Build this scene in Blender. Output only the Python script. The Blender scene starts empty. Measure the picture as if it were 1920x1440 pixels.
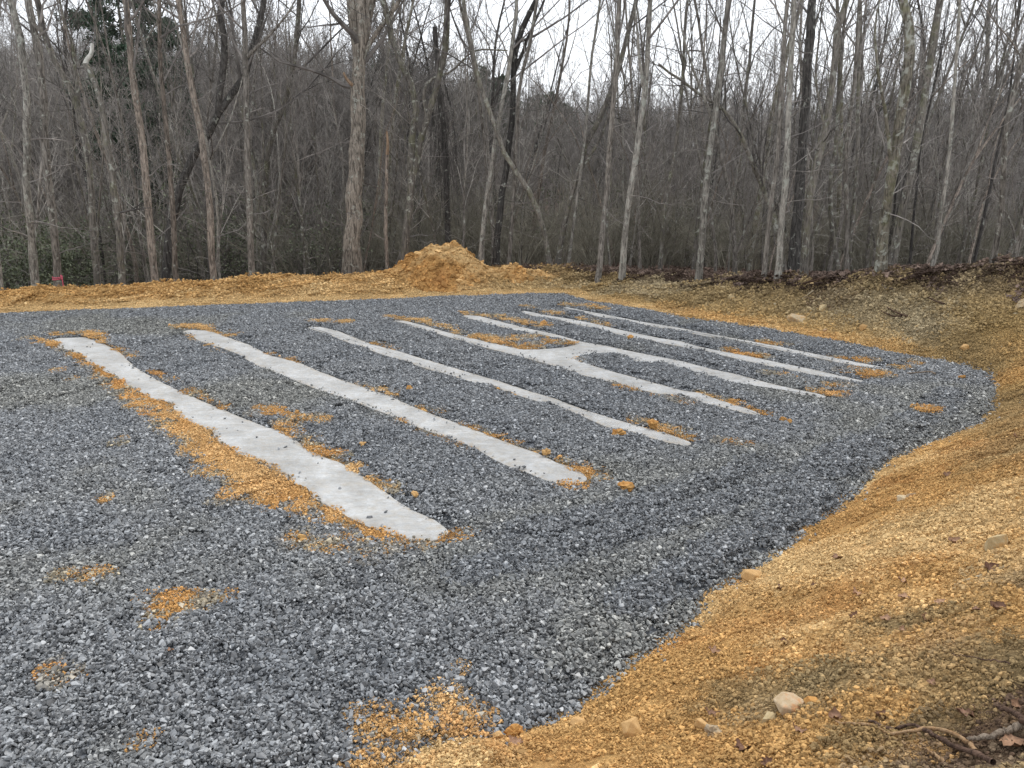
import bpy, bmesh, math, random
import numpy as np
from mathutils import Vector

sc = bpy.context.scene
R_ = math.radians

# ------------------------------------------------------------------ camera, sky, sun, exposure
CAM_Z, PITCH, FPX = 3.2, R_(16.2), 1450.0
cam_data = bpy.data.cameras.new('camera')
cam = bpy.data.objects.new('camera', cam_data)
sc.collection.objects.link(cam)
cam.location = (0, 0, CAM_Z)
cam.rotation_euler = (R_(90) - PITCH, 0, 0)
cam_data.sensor_width = 36.0
cam_data.lens = 36.0 * FPX / 1920.0
cam_data.clip_start = 0.05
cam_data.clip_end = 2000
sc.camera = cam

SUN_EL, SUN_AZ = R_(52), R_(35)          # azimuth clockwise from +Y
world = bpy.data.worlds.new('World')
sc.world = world
world.use_nodes = True
wn, wl = world.node_tree.nodes, world.node_tree.links
wn.clear()
w_out = wn.new('ShaderNodeOutputWorld')
w_bg = wn.new('ShaderNodeBackground')
w_bg.inputs['Strength'].default_value = 0.1
w_sky = wn.new('ShaderNodeTexSky')
w_sky.sky_type = 'NISHITA'
w_sky.sun_disc = False
w_sky.sun_elevation = SUN_EL
w_sky.sun_rotation = SUN_AZ
w_sky.dust_density = 4.0
w_mix = wn.new('ShaderNodeMix'); w_mix.data_type = 'RGBA'
w_mix.inputs['Factor'].default_value = 0.88      # closed cloud deck over the blue sky
w_noise = wn.new('ShaderNodeTexNoise')
w_noise.inputs['Scale'].default_value = 1.6
w_noise.inputs['Detail'].default_value = 4
w_ramp = wn.new('ShaderNodeMapRange')
w_ramp.inputs['From Min'].default_value = 0.3
w_ramp.inputs['From Max'].default_value = 0.7
w_ramp.inputs['To Min'].default_value = 0.93
w_ramp.inputs['To Max'].default_value = 1.07
w_cl = wn.new('ShaderNodeMix'); w_cl.data_type = 'RGBA'; w_cl.blend_type = 'MULTIPLY'
w_cl.inputs['Factor'].default_value = 1.0
w_cl.inputs[6].default_value = (9.5, 9.85, 10.4, 1)
wl.new(w_noise.outputs['Fac'], w_ramp.inputs['Value'])
wl.new(w_ramp.outputs['Result'], w_cl.inputs[7])
wl.new(w_sky.outputs['Color'], w_mix.inputs[6])
wl.new(w_cl.outputs[2], w_mix.inputs[7])
wl.new(w_mix.outputs[2], w_bg.inputs['Color'])
wl.new(w_bg.outputs['Background'], w_out.inputs['Surface'])

sun_d = bpy.data.lights.new('sun', 'SUN')
sun_d.energy = 1.5
sun_d.angle = R_(16)
sun_d.color = (1.0, 0.96, 0.9)
sun = bpy.data.objects.new('sun', sun_d)
sc.collection.objects.link(sun)
sdir = Vector((math.sin(SUN_AZ) * math.cos(SUN_EL), math.cos(SUN_AZ) * math.cos(SUN_EL), math.sin(SUN_EL)))
sun.rotation_euler = sdir.to_track_quat('Z', 'Y').to_euler()

sc.view_settings.view_transform = 'Standard'
sc.view_settings.look = 'None'
sc.view_settings.exposure = 0.68
sc.view_settings.gamma = 1.0
sc.view_settings.use_curve_mapping = False
sc.render.engine = 'CYCLES'
sc.cycles.max_bounces = 4
sc.cycles.diffuse_bounces = 3
sc.cycles.glossy_bounces = 2

# ------------------------------------------------------------------ numeric helpers
_rs = np.random.RandomState(7)
_TAB = _rs.rand(64, 64)
_SINP, _COSP = math.sin(PITCH), math.cos(PITCH)


def vnoise(x, y, s=0):
    x = np.asarray(x, float) + 17.3 * s; y = np.asarray(y, float) - 9.7 * s
    xi = np.floor(x).astype(int); yi = np.floor(y).astype(int)
    fx = x - xi; fy = y - yi
    fx = fx * fx * (3 - 2 * fx); fy = fy * fy * (3 - 2 * fy)
    a = _TAB[xi % 64, yi % 64]; b = _TAB[(xi + 1) % 64, yi % 64]
    c = _TAB[xi % 64, (yi + 1) % 64]; d = _TAB[(xi + 1) % 64, (yi + 1) % 64]
    return (a * (1 - fx) + b * fx) * (1 - fy) + (c * (1 - fx) + d * fx) * fy


def fbm(x, y, sc_=1.0, octv=4, s=0, gain=0.5):
    x = np.asarray(x, float) * sc_; y = np.asarray(y, float) * sc_
    t = np.zeros(np.broadcast(x, y).shape); amp = 1.0; tot = 0.0
    for o in range(octv):
        c, sn = math.cos(0.7 * o), math.sin(0.7 * o)
        t = t + amp * vnoise((x * c - y * sn) * 2 ** o, (x * sn + y * c) * 2 ** o, s + o * 3)
        tot += amp; amp *= gain
    return t / tot * 2 - 1


def sstep(a, b, x):
    t = np.clip((x - a) / (b - a), 0, 1)
    return t * t * (3 - 2 * t)


def ray(px, py):
    u = (px - 960.0) / FPX; v = (720.0 - py) / FPX
    return np.array([u, _COSP + v * _SINP, -_SINP + v * _COSP])


def at_z(px, py, z=0.0):
    d = ray(px, py); t = (z - CAM_Z) / d[2]
    return np.array([d[0] * t, d[1] * t, z])


def at_y(px, py, Y):
    d = ray(px, py); t = Y / d[1]
    return np.array([d[0] * t, Y, CAM_Z + d[2] * t])


def poly_world(pts, z=0.0):
    return np.array([at_z(a, b, z)[:2] for a, b in pts])


def poly_sdf(x, y, poly, chunk=200000):
    """signed distance, negative inside"""
    x = np.asarray(x, float).ravel(); y = np.asarray(y, float).ravel()
    out = np.empty(len(x))
    A = poly; B = np.roll(poly, -1, 0); E = B - A
    L2 = (E ** 2).sum(1) + 1e-12
    for s in range(0, len(x), chunk):
        X = x[s:s + chunk]; Y = y[s:s + chunk]
        best = np.full(len(X), 1e18); ins = np.zeros(len(X), bool)
        for k in range(len(A)):
            wx = X - A[k, 0]; wy = Y - A[k, 1]
            t = np.clip((wx * E[k, 0] + wy * E[k, 1]) / L2[k], 0, 1)
            dx = wx - t * E[k, 0]; dy = wy - t * E[k, 1]
            best = np.minimum(best, dx * dx + dy * dy)
            c = ((A[k, 1] > Y) != (B[k, 1] > Y))
            with np.errstate(divide='ignore', invalid='ignore'):
                xi = (B[k, 0] - A[k, 0]) * (Y - A[k, 1]) / (B[k, 1] - A[k, 1] + 1e-15) + A[k, 0]
            ins ^= (c & (X < xi))
        out[s:s + chunk] = np.sqrt(best) * np.where(ins, -1, 1)
    return out


# ------------------------------------------------------------------ site plan (metres, traced from the place)
PAD_PX = [(300, 577), (560, 567), (700, 562), (850, 555), (1000, 551), (1060, 551), (1110, 566), (1200, 578),
          (1300, 597), (1450, 617), (1600, 645), (1700, 665), (1800, 683), (1855, 700), (1872, 730), (1868, 770),
          (1840, 795), (1760, 830), (1690, 855), (1650, 880), (1620, 920), (1590, 945), (1530, 985), (1490, 1020),
          (1430, 1060), (1390, 1085), (1340, 1115), (1310, 1150), (1300, 1175), (1240, 1215), (1190, 1245),
          (1130, 1300), (1080, 1340), (1020, 1365), (950, 1390), (850, 1400), (790, 1420), (735, 1450)]
PAD = poly_world(PAD_PX)
PAD = np.vstack([PAD, [[-1.2, 3.1], [-3.0, 2.2], [-9, 1.0], [-22, 3.0], [-22, 14.0], [-14.5, 16.2], at_z(0, 588)[:2], at_z(120, 583)[:2]]])
STRIPS_PX = [
    [(95, 638), (110, 634), (160, 633), (195, 645), (222, 659), (255, 690), (310, 721), (345, 737), (420, 770),
     (500, 802), (532, 810), (570, 838), (605, 857), (640, 870), (673, 889), (705, 911), (730, 930), (767, 954),
     (814, 976), (846, 998), (840, 1006), (824, 1014), (786, 1018), (759, 1011), (705, 995), (664, 976), (618, 952),
     (586, 933), (575, 914), (540, 904), (518, 884), (488, 862), (440, 851), (410, 832), (397, 807), (367, 797),
     (333, 780), (320, 757), (280, 747), (233, 720), (213, 703), (170, 687), (157, 670), (110, 653)],
    [(340, 623), (353, 619), (390, 620), (427, 633), (467, 647), (507, 667), (560, 680), (593, 695), (640, 713),
     (723, 740), (783, 767), (853, 793), (907, 813), (957, 833), (1007, 850), (1040, 867), (1083, 880), (1103, 897),
     (1097, 907), (1057, 910), (1017, 900), (990, 888), (940, 870), (893, 843), (840, 823), (797, 807), (757, 790),
     (707, 770), (660, 753), (633, 742), (600, 733), (560, 717), (520, 700), (483, 687), (450, 667), (417, 653),
     (377, 643), (360, 630)],
    [(575, 614), (600, 613), (640, 623), (673, 637), (707, 648), (750, 660), (790, 672), (827, 683), (873, 697),
     (907, 707), (940, 717), (990, 733), (1040, 748), (1090, 767), (1140, 783), (1190, 797), (1240, 810), (1280, 823),
     (1300, 832), (1290, 838), (1257, 832), (1227, 824), (1190, 812), (1133, 800), (1083, 777), (1023, 757),
     (973, 743), (923, 727), (873, 713), (827, 700), (773, 683), (723, 667), (673, 650), (640, 638), (610, 625), (585, 618)],
    [(732, 603), (757, 601), (800, 612), (847, 626), (890, 636), (940, 648), (980, 656), (1023, 655), (1057, 652),
     (1082, 646), (1063, 640), (1023, 629), (957, 618), (917, 608), (880, 598), (865, 593), (873, 591), (900, 593),
     (940, 604), (990, 616), (1040, 627), (1090, 641), (1140, 650), (1207, 664), (1280, 678), (1330, 692), (1380, 702),
     (1430, 716), (1480, 728), (1530, 738), (1553, 745), (1543, 748), (1497, 740), (1447, 730), (1397, 718),
     (1347, 707), (1280, 688), (1257, 683), (1207, 672), (1150, 663), (1107, 663), (1080, 668), (1077, 677),
     (1107, 685), (1157, 700), (1207, 713), (1280, 733), (1313, 737), (1347, 750), (1390, 763), (1430, 777),
     (1427, 780), (1390, 775), (1347, 762), (1300, 752), (1280, 743), (1223, 737), (1157, 720), (1090, 703),
     (1040, 687), (990, 673), (940, 660), (890, 647), (840, 632), (790, 618), (757, 608)],
    [(975, 583), (990, 584), (1023, 591), (1073, 599), (1123, 609), (1173, 621), (1240, 635), (1280, 641), (1313, 651),
     (1363, 661), (1413, 670), (1463, 681), (1513, 691), (1563, 702), (1623, 715), (1613, 718), (1563, 710),
     (1513, 701), (1447, 688), (1380, 673), (1330, 661), (1280, 651), (1240, 644), (1173, 631), (1123, 618),
     (1073, 607), (1023, 598), (980, 588)],
    [(1053, 577), (1073, 579), (1123, 588), (1173, 598), (1223, 607), (1280, 616), (1313, 623), (1363, 632), (1413, 641),
     (1463, 651), (1513, 661), (1563, 671), (1613, 681), (1673, 692), (1663, 695), (1613, 688), (1563, 678),
     (1497, 665), (1447, 654), (1380, 640), (1313, 629), (1280, 622), (1223, 613), (1173, 604), (1123, 594), (1073, 584)],
]
STRIPS = [poly_world(p) for p in STRIPS_PX]

# soil spilled on the gravel: (pixels of a line, half width in m, strength)
SPILL_PX = [
    ([(55, 640), (120, 655), (190, 706), (250, 748)], .16, .75), ([(250, 748), (330, 795), (400, 850)], .24, .9),
    ([(400, 850), (460, 893), (530, 925)], .30, 1.1), ([(430, 935), (560, 960)], .16, .55),
    ([(95, 629), (160, 627), (195, 638)], .12, .8), ([(195, 640), (255, 672)], .07, .7), ([(290, 695), (325, 714)], .06, .6),
    ([(350, 727), (430, 765)], .05, .55), ([(525, 795), (600, 845), (670, 882)], .10, .8), ([(670, 882), (735, 920)], .08, .8),
    ([(600, 965), (680, 1003), (780, 1024)], .15, .75), ([(786, 1023), (850, 1003)], .06, .8), ([(560, 1010), (700, 1050)], .2, .35),
    ([(320, 615), (380, 614), (440, 630)], .13, .85), ([(510, 664), (560, 678)], .07, .7), ([(345, 630), (420, 664)], .06, .5),
    ([(490, 770), (560, 785), (600, 795)], .16, .6), ([(680, 720), (740, 742)], .08, .55), ([(780, 765), (820, 772)], .09, .7),
    ([(870, 795), (960, 832)], .09, .85), ([(960, 833), (1040, 862), (1110, 893)], .10, .7), ([(740, 788), (880, 848)], .05, .5),
    ([(1040, 914), (1090, 913)], .04, .8), ([(1105, 880), (1120, 905)], .10, .55),
    ([(580, 606), (655, 606)], .11, .85), ([(700, 644), (735, 653)], .06, .7), ([(1190, 789), (1240, 800), (1290, 820)], .10, .75),
    ([(890, 708), (920, 712)], .08, .5), ([(920, 729), (960, 742)], .05, .6), ([(835, 699), (860, 705)], .05, .5),
    ([(732, 597), (790, 601)], .13, .8), ([(790, 601), (870, 625)], .12, .7), ([(900, 632), (960, 645), (1000, 651)], .22, .85),
    ([(1030, 645), (1072, 644)], .15, .9), ([(870, 588), (940, 596), (970, 604), (1020, 614)], .14, .7), ([(950, 640), (1010, 632)], .3, .5),
    ([(1078, 669), (1095, 690)], .09, .6), ([(985, 578), (1060, 592)], .12, .5), ([(1090, 597), (1150, 612)], .10, .65),
    ([(1365, 657), (1425, 668)], .14, .8), ([(1060, 573), (1110, 577), (1130, 583)], .15, .7), ([(1433, 640), (1478, 648)], .12, .7),
    ([(1570, 667), (1635, 679)], .12, .6), ([(1676, 688), (1695, 690)], .12, 1.0), ([(1700, 680), (1720, 683)], .14, .5),
    ([(1625, 708), (1660, 706)], .13, .9), ([(1590, 697), (1660, 700)], .16, .45), ([(1530, 733), (1572, 743)], .12, 1.0),
    ([(1560, 728), (1590, 730)], .14, .5), ([(1310, 736), (1372, 756)], .11, .75), ([(1400, 762), (1442, 774)], .09, .7),
    ([(1742, 779), (1758, 777)], .11, .85), ([(1140, 722), (1190, 735)], .06, .6), ([(1230, 741), (1290, 760)], .2, .3),
    ([(1440, 700), (1500, 715)], .15, .3), ([(1350, 830), (1400, 840)], .15, .35),
    ([(120, 1085), (200, 1083)], .10, .45), ([(290, 1128), (350, 1132), (400, 1135)], .12, .55), ([(350, 1125), (365, 1150)], .06, .8), ([(280, 1165), (330, 1175)], .08, .4), ([(95, 1272), (135, 1275)], .06, .3),
    ([(262, 1412), (276, 1402)], .035, 1.0), ([(825, 1300), (842, 1322)], .07, 1.0), ([(860, 1270), (866, 1265)], .05, .7),
    ([(878, 1352), (905, 1336)], .05, 1.0), ([(860, 1362), (880, 1355)], .05, .9), ([(690, 1366), (720, 1372)], .08, 1.0), ([(745, 1372), (765, 1378)], .07, .9),
    ([(795, 1362), (825, 1375)], .09, .9), ([(690, 1425), (720, 1435)], .09, 1.0), ([(708, 1400), (716, 1415)], .04, 1.0), ([(752, 1410), (762, 1420)], .05, 1.0), ([(660, 1340), (680, 1332)], .04, .9),
    ([(860, 1010), (868, 1003)], .04, .9), ([(375, 888), (410, 895)], .10, .6), ([(220, 830), (222, 833)], .04, .9), ([(190, 940), (205, 943)], .04, .5),
    ([(100, 705), (110, 700)], .06, .7), ([(130, 712), (145, 712)], .06, .7),
]
SEGS = []
for line, w, st in SPILL_PX:
    pw = [at_z(a, b)[:2] for a, b in line]
    for i in range(len(pw) - 1):
        SEGS.append((pw[i], pw[i + 1], w, st * (.78 if pw[i][1] > 9 else .92)))


def spill(x, y):
    x = np.asarray(x, float); y = np.asarray(y, float)
    m = np.zeros(x.shape)
    wx = x + 0.09 * fbm(x, y, 5.0, 3, 41); wy = y + 0.09 * fbm(x, y, 5.0, 3, 47)
    for a, b, w, st in SEGS:
        e = b - a; L2 = float(e @ e) + 1e-9
        t = np.clip(((wx - a[0]) * e[0] + (wy - a[1]) * e[1]) / L2, 0, 1)
        d = np.hypot(wx - a[0] - t * e[0], wy - a[1] - t * e[1])
        m = np.maximum(m, st * np.clip(1.18 - d / w, 0, 1))
    n = fbm(x, y, 9.0, 3, 53)
    return np.clip(m * (.95 + 1.3 * n), 0, 1)


def strip_dist(x, y):
    d = np.full(np.asarray(x).ravel().shape, 1e9)
    for p in STRIPS:
        d = np.minimum(d, poly_sdf(x, y, p))
    return d


CTRL = np.array([  # x, y, bank height, bank width, berm height, leaf litter beyond crest
    (0, 0, 1.55, 3.3, 0, 0), (-4, -1.5, 1.5, 3.3, 0, 0), (3, 2.5, 2.0, 3.9, 0, 0), (6, 5, 2.1, 3.7, 0, 0), (9.5, 9, 1.9, 3.2, 0, .6),
    (9, 13.5, 1.40, 2.4, 0, 1), (8, 15.2, 1.05, 2.3, 0, 1), (6.6, 17, .62, 2.3, 0, 1), (4.5, 19, .32, 2.2, .02, 1), (2.7, 20.2, .12, 1.9, .08, 1),
    (0.5, 21, .1, 2.2, .18, .5), (-2, 21, .08, 2.2, .2, 0), (-6, 20.5, .02, 2.2, .22, 0), (-10, 19.3, -.1, 2.2, .2, 0), (-15, 18, -.2, 2.2, .18, 0),
    (-22, 16, -.2, 2.2, .15, 0), (-24, 8, 0, 2, 0, 0)])


def fields(x, y):
    wsum = 0; acc = [0, 0, 0, 0]
    for c in CTRL:
        w = 1.0 / ((x - c[0]) ** 2 + (y - c[1]) ** 2 + 0.6) ** 1.6
        wsum = wsum + w
        for k in range(4):
            acc[k] = acc[k] + w * c[2 + k]
    return [a / wsum for a in acc]


def ground(x, y, full=False):
    x = np.asarray(x, float).ravel(); y = np.asarray(y, float).ravel()
    d = poly_sdf(x, y, PAD)
    Z, W, B, LF = fields(x, y)
    dn = d + 0.10 * fbm(x, y, 1.3, 3, 5)
    t = np.clip(dn / W, 0, 1.0)
    prof = np.where(Z > 1.3, t * (1 - .12 * t) / .88, sstep(.05, 1.0, t))
    mixp = sstep(.9, 1.5, Z)
    prof = sstep(.12, 1.0, t) * (1 - mixp) + (t * (1.12 - .12 * t)) * mixp
    z = Z * prof
    z = z + B * np.exp(-((d - 1.9) / 0.85) ** 2) * (1 + .5 * fbm(x, y, .9, 3, 11))
    beyond = d - W
    lw = sstep(.2, .55, LF)
    z = z + 14.0 * sstep(.16, -.35, x / np.maximum(y, 5)) * sstep(45, 190, y)
    z = z - (1 - lw) * (1.0 * sstep(.2, 3.0, beyond) + 4.2 * sstep(2.0, 32, beyond)) - lw * (.5 * sstep(1.0, 3.5, beyond) + 4.0 * sstep(2.0, 30, beyond)) + 11.0 * sstep(55, 260, beyond)
    rough = sstep(-.05, .35, d)
    crest = LF * np.exp(-((d - W - .05) / .3) ** 2)
    amp = (0.03 + 0.07 * sstep(.4, 1.4, d) * (1 - sstep(0, .5, Z - .15)) + .008 * sstep(.3, 1.2, d) * (Z > .3)) * rough
    z = z + amp * fbm(x, y, 2.2, 5, 21, .55) + .013 * rough * (1 - .3 * sstep(8, 11, y)) * fbm(x, y, 9, 3, 31, .6) + crest * (.05 + .12 * fbm(x, y, 1.7, 3, 77))
    z = z + .35 * sstep(4, 20, beyond) * fbm(x, y, .12, 3, 61)
    ins = sstep(0.02, -.35, d)
    z = z - .075 * ins
    if full:
        return z, d, Z, W, B, LF
    return z


RIDGE_PX = [[(880, 1078), (1180, 1003), (1480, 917), (1640, 852)], [(960, 1012), (1250, 942), (1430, 872)], [(1540, 885), (1700, 800), (1770, 740)],
            [(1180, 1130), (1400, 1030), (1560, 930)]]
RIDGES = [(poly_world(l)[q], poly_world(l)[q + 1]) for l in RIDGE_PX for q in range(len(l) - 1)]


def ridge_dist(x, y):
    wx = x + .15 * fbm(x, y, .8, 2, 71); wy = y + .15 * fbm(x, y, .8, 2, 75)
    m = np.full(np.shape(x), 9.0)
    for a, b in RIDGES:
        e = b - a; t = np.clip(((wx - a[0]) * e[0] + (wy - a[1]) * e[1]) / float(e @ e), 0, 1)
        m = np.minimum(m, np.hypot(wx - a[0] - t * e[0], wy - a[1] - t * e[1]))
    return m


def pad_edge(x, y, d):
    """ragged outline of the spread stone"""
    return d + .07 * fbm(x, y, 2.6, 3, 83) + .035 * fbm(x, y, 9, 2, 87)


def gravel_top(x, y, sd, d):
    """top of the crushed stone bed; sd = distance outside the concrete, d = distance outside the pad"""
    h = .004 + .036 * sstep(.04, .34, sd) + .022 * fbm(x, y, .55, 3, 91)
    h = h + .02 * np.sin((x * .77 - y * .64) * 5.2 + 1.5 * fbm(x, y, .5, 2, 5)) * sstep(.2, .6, fbm(x, y, .35, 2, 15) + .4)
    h = h +   .034 * np.exp(-(ridge_dist(x, y) / .13) ** 2) * sstep(.1, .5, sd)
    k = sstep(0.0, -.55, d)
    return h * k + .006 * (1 - k)


def hit(px, py, tmax=60.0):
    d = ray(px, py)
    t = np.geomspace(1.2, tmax, 500)
    zr = CAM_Z + d[2] * t / d[1]
    g = np.maximum(ground(d[0] * t / d[1], t), -0.0) if False else ground(d[0] * t / d[1], t)
    below = np.nonzero(zr < g)[0]
    if len(below) == 0:
        return None
    k = below[0]
    if k == 0:
        tt = t[0]
    else:
        a, b = zr[k - 1] - g[k - 1], zr[k] - g[k]
        tt = t[k - 1] + (t[k] - t[k - 1]) * a / (a - b)
    return np.array([d[0] * tt / d[1], tt, CAM_Z + d[2] * tt / d[1]])


# ------------------------------------------------------------------ object helpers
COL = sc.collection


def tag(o, label=None, cat=None, group=None, kind=None):
    if label: o['label'] = label
    if cat: o['category'] = cat
    if group: o['group'] = group
    if kind: o['kind'] = kind
    return o


def raw_mesh(name, V, F, mats=(), smooth=False, attrs=None, mat_idx=None):
    """V (n,3); F (m,3|4) array or list of such arrays"""
    me = bpy.data.meshes.new(name)
    Fs = F if isinstance(F, list) else [F]
    Fs = [np.asarray(f, np.int32) for f in Fs if len(f)]
    V = np.asarray(V, np.float32)
    me.vertices.add(len(V)); me.vertices.foreach_set('co', V.ravel())
    loops = np.concatenate([f.ravel() for f in Fs])
    starts, tot, s = [], 0, 0
    for f in Fs:
        k = f.shape[1]
        starts.append(np.arange(len(f), dtype=np.int32) * k + s); s += f.size; tot += len(f)
    me.loops.add(len(loops)); me.loops.foreach_set('vertex_index', loops)
    me.polygons.add(tot); me.polygons.foreach_set('loop_start', np.concatenate(starts))
    me.polygons.foreach_set('use_smooth', np.full(tot, smooth, bool))
    if mat_idx is not None:
        me.polygons.foreach_set('material_index', np.asarray(mat_idx, np.int32))
    for m in mats: me.materials.append(m)
    if attrs:
        for k, a in attrs.items():
            a = np.asarray(a, np.float32)
            if a.ndim == 1:
                at = me.attributes.new(k, 'FLOAT', 'POINT'); at.data.foreach_set('value', a)
            else:
                if a.shape[1] == 3: a = np.hstack([a, np.ones((len(a), 1), np.float32)])
                at = me.attributes.new(k, 'FLOAT_COLOR', 'POINT'); at.data.foreach_set('color', a.ravel())
    me.update(calc_edges=True)
    return me


def obj(name, me, parent=None, loc=(0, 0, 0), coll=None):
    o = bpy.data.objects.new(name, me)
    (coll or COL).objects.link(o)
    o.location = loc
    if parent: o.parent = parent
    return o


def empty(name, loc, label, cat, group=None):
    o = obj(name, None, None, tuple(loc))
    o.empty_display_size = .2
    return tag(o, label, cat, group)


def tubes(P, R, sides):
    """P (N,S,3), R (N,S) -> verts, quads"""
    P = np.asarray(P, float); R = np.asarray(R, float)
    N, S, _ = P.shape
    T = np.gradient(P, axis=1)
    T /= np.linalg.norm(T, axis=2, keepdims=True) + 1e-9
    mean = T.mean(1)
    ref = np.zeros((N, 3)); ax = np.argmin(np.abs(mean), axis=1); ref[np.arange(N), ax] = 1
    A = np.cross(T, ref[:, None, :]); A /= np.linalg.norm(A, axis=2, keepdims=True) + 1e-9
    Bv = np.cross(T, A)
    ang = np.arange(sides) * 2 * math.pi / sides
    V = P[:, :, None, :] + R[:, :, None, None] * (A[:, :, None, :] * np.cos(ang)[None, None, :, None] + Bv[:, :, None, :] * np.sin(ang)[None, None, :, None])
    base = (np.arange(N) * S * sides)[:, None, None]
    i = np.arange(S - 1)[None, :, None] * sides
    j = np.arange(sides)[None, None, :]; jn = (j + 1) % sides
    q = np.stack([base + i + j, base + i + jn, base + i + sides + jn, base + i + sides + j], -1).reshape(-1, 4)
    return V.reshape(-1, 3), q


class Acc:
    def __init__(s): s.V, s.F, s.n, s.A = [], [], 0, []

    def add(s, V, F, a=None):
        s.V.append(np.asarray(V, float)); s.F.append(np.asarray(F) + s.n); s.n += len(V)
        s.A.append(np.full(len(V), a if a is not None else .5) if not isinstance(a, np.ndarray) else a)

    def mesh(s, name, mats, smooth=False, attr=None):
        tri = [f for f in s.F if f.shape[1] == 3]; quad = [f for f in s.F if f.shape[1] == 4]
        Fs = [np.vstack(x) for x in (tri, quad) if x]
        return raw_mesh(name, np.vstack(s.V), Fs, mats, smooth, {attr: np.concatenate(s.A)} if attr else None)


# ------------------------------------------------------------------ materials
def new_mat(name, rough=.9, spec=.25):
    m = bpy.data.materials.new(name); m.use_nodes = True
    nt = m.node_tree; b = nt.nodes['Principled BSDF']
    b.inputs['Roughness'].default_value = rough
    b.inputs['Specular IOR Level'].default_value = spec
    return m, nt, b


def nd(nt, typ, **kw):
    n = nt.nodes.new(typ)
    for k, v in kw.items():
        if k in n.inputs.keys() if isinstance(k, str) else False:
            n.inputs[k].default_value = v
        else:
            setattr(n, k, v)
    return n


def noise(nt, vec, scale, detail=4, rough=.6, dist=0):
    n = nt.nodes.new('ShaderNodeTexNoise')
    n.inputs['Scale'].default_value = scale; n.inputs['Detail'].default_value = detail
    n.inputs['Roughness'].default_value = rough; n.inputs['Distortion'].default_value = dist
    if vec: nt.links.new(vec, n.inputs['Vector'])
    return n.outputs['Fac']


def maprange(nt, v, a, b, c, d, clamp=True):
    n = nt.nodes.new('ShaderNodeMapRange'); n.clamp = clamp
    for k, q in zip(('From Min', 'From Max', 'To Min', 'To Max'), (a, b, c, d)): n.inputs[k].default_value = q
    nt.links.new(v, n.inputs['Value']); return n.outputs['Result']


def mixc(nt, f, a, b, mode='MIX'):
    n = nt.nodes.new('ShaderNodeMix'); n.data_type = 'RGBA'; n.blend_type = mode
    for s, q in ((0, f), (6, a), (7, b)):
        if hasattr(q, 'is_linked'): nt.links.new(q, n.inputs[s])
        elif s == 0: n.inputs[s].default_value = q
        else: n.inputs[s].default_value = (*q, 1) if len(q) == 3 else q
    return n.outputs[2]


def bump(nt, b, h, strength, dist):
    n = nt.nodes.new('ShaderNodeBump'); n.inputs['Strength'].default_value = strength; n.inputs['Distance'].default_value = dist
    nt.links.new(h, n.inputs['Height']); nt.links.new(n.outputs['Normal'], b.inputs['Normal'])


def attr_node(nt, name, typ='GEOMETRY'):
    n = nt.nodes.new('ShaderNodeAttribute'); n.attribute_name = name; n.attribute_type = typ
    return n


def pos(nt):
    return nt.nodes.new('ShaderNodeNewGeometry').outputs['Position']


def scaled(nt, vec, s):
    n = nt.nodes.new('ShaderNodeVectorMath'); n.operation = 'MULTIPLY'; n.inputs[1].default_value = s
    nt.links.new(vec, n.inputs[0]); return n.outputs[0]


# soil sheet: colour painted per vertex = what the earth is made of there
M_soil, nt, b = new_mat('soil', .95, .1)
p = pos(nt)
c = attr_node(nt, 'col').outputs['Color']
f1 = maprange(nt, noise(nt, p, 26, 6, .7), .3, .7, .62, 1.3)
f2 = maprange(nt, noise(nt, p, 140, 3, .7), .3, .7, .7, 1.25)
c2 = mixc(nt, 1.0, mixc(nt, 1.0, c, f1, 'MULTIPLY'), f2, 'MULTIPLY')
nt.links.new(c2, b.inputs['Base Color'])
bump(nt, b, noise(nt, p, 55, 8, .75), .9, .03)


def inst_soil(name, rough=.95):
    m, nt, b = new_mat(name, rough, .1)
    t = attr_node(nt, 'tint', 'INSTANCER').outputs['Color']
    tone = attr_node(nt, 'tone').outputs['Fac']
    k = maprange(nt, tone, 0, 1.3, .55, 1.5)
    c = mixc(nt, 1.0, t, k, 'MULTIPLY')
    pp = pos(nt)
    c = mixc(nt, 1.0, c, maprange(nt, noise(nt, pp, 120, 4, .7), .3, .7, .75, 1.2), 'MULTIPLY')
    nt.links.new(c, b.inputs['Base Color'])
    bump(nt, b, noise(nt, pp, 160, 5, .7), .6, .01)
    return m


M_clod = inst_soil('soil_clod')

# crushed stone
M_stone, nt, b = new_mat('crushed_stone', .5, .5)
t = attr_node(nt, 'tint', 'INSTANCER').outputs['Color']
tone = attr_node(nt, 'tone').outputs['Fac']
rp = nt.nodes.new('ShaderNodeValToRGB')
e = rp.color_ramp.elements
e[0].position = 0; e[0].color = (.032, .033, .035, 1)
e[1].position = 1; e[1].color = (.53, .535, .535, 1)
m1 = e.new(.45); m1.color = (.158, .165, .172, 1)
m2 = e.new(.8); m2.color = (.29, .303, .315, 1)
nt.links.new(tone, rp.inputs['Fac'])
pp = pos(nt)
c = mixc(nt, 1.0, rp.outputs['Color'], t, 'MULTIPLY')
c = mixc(nt, 1.0, c, maprange(nt, noise(nt, pp, 90, 3, .6), .3, .7, .8, 1.2), 'MULTIPLY')
nt.links.new(c, b.inputs['Base Color'])
bump(nt, b, noise(nt, pp, 220, 4, .7), .25, .004)

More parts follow.
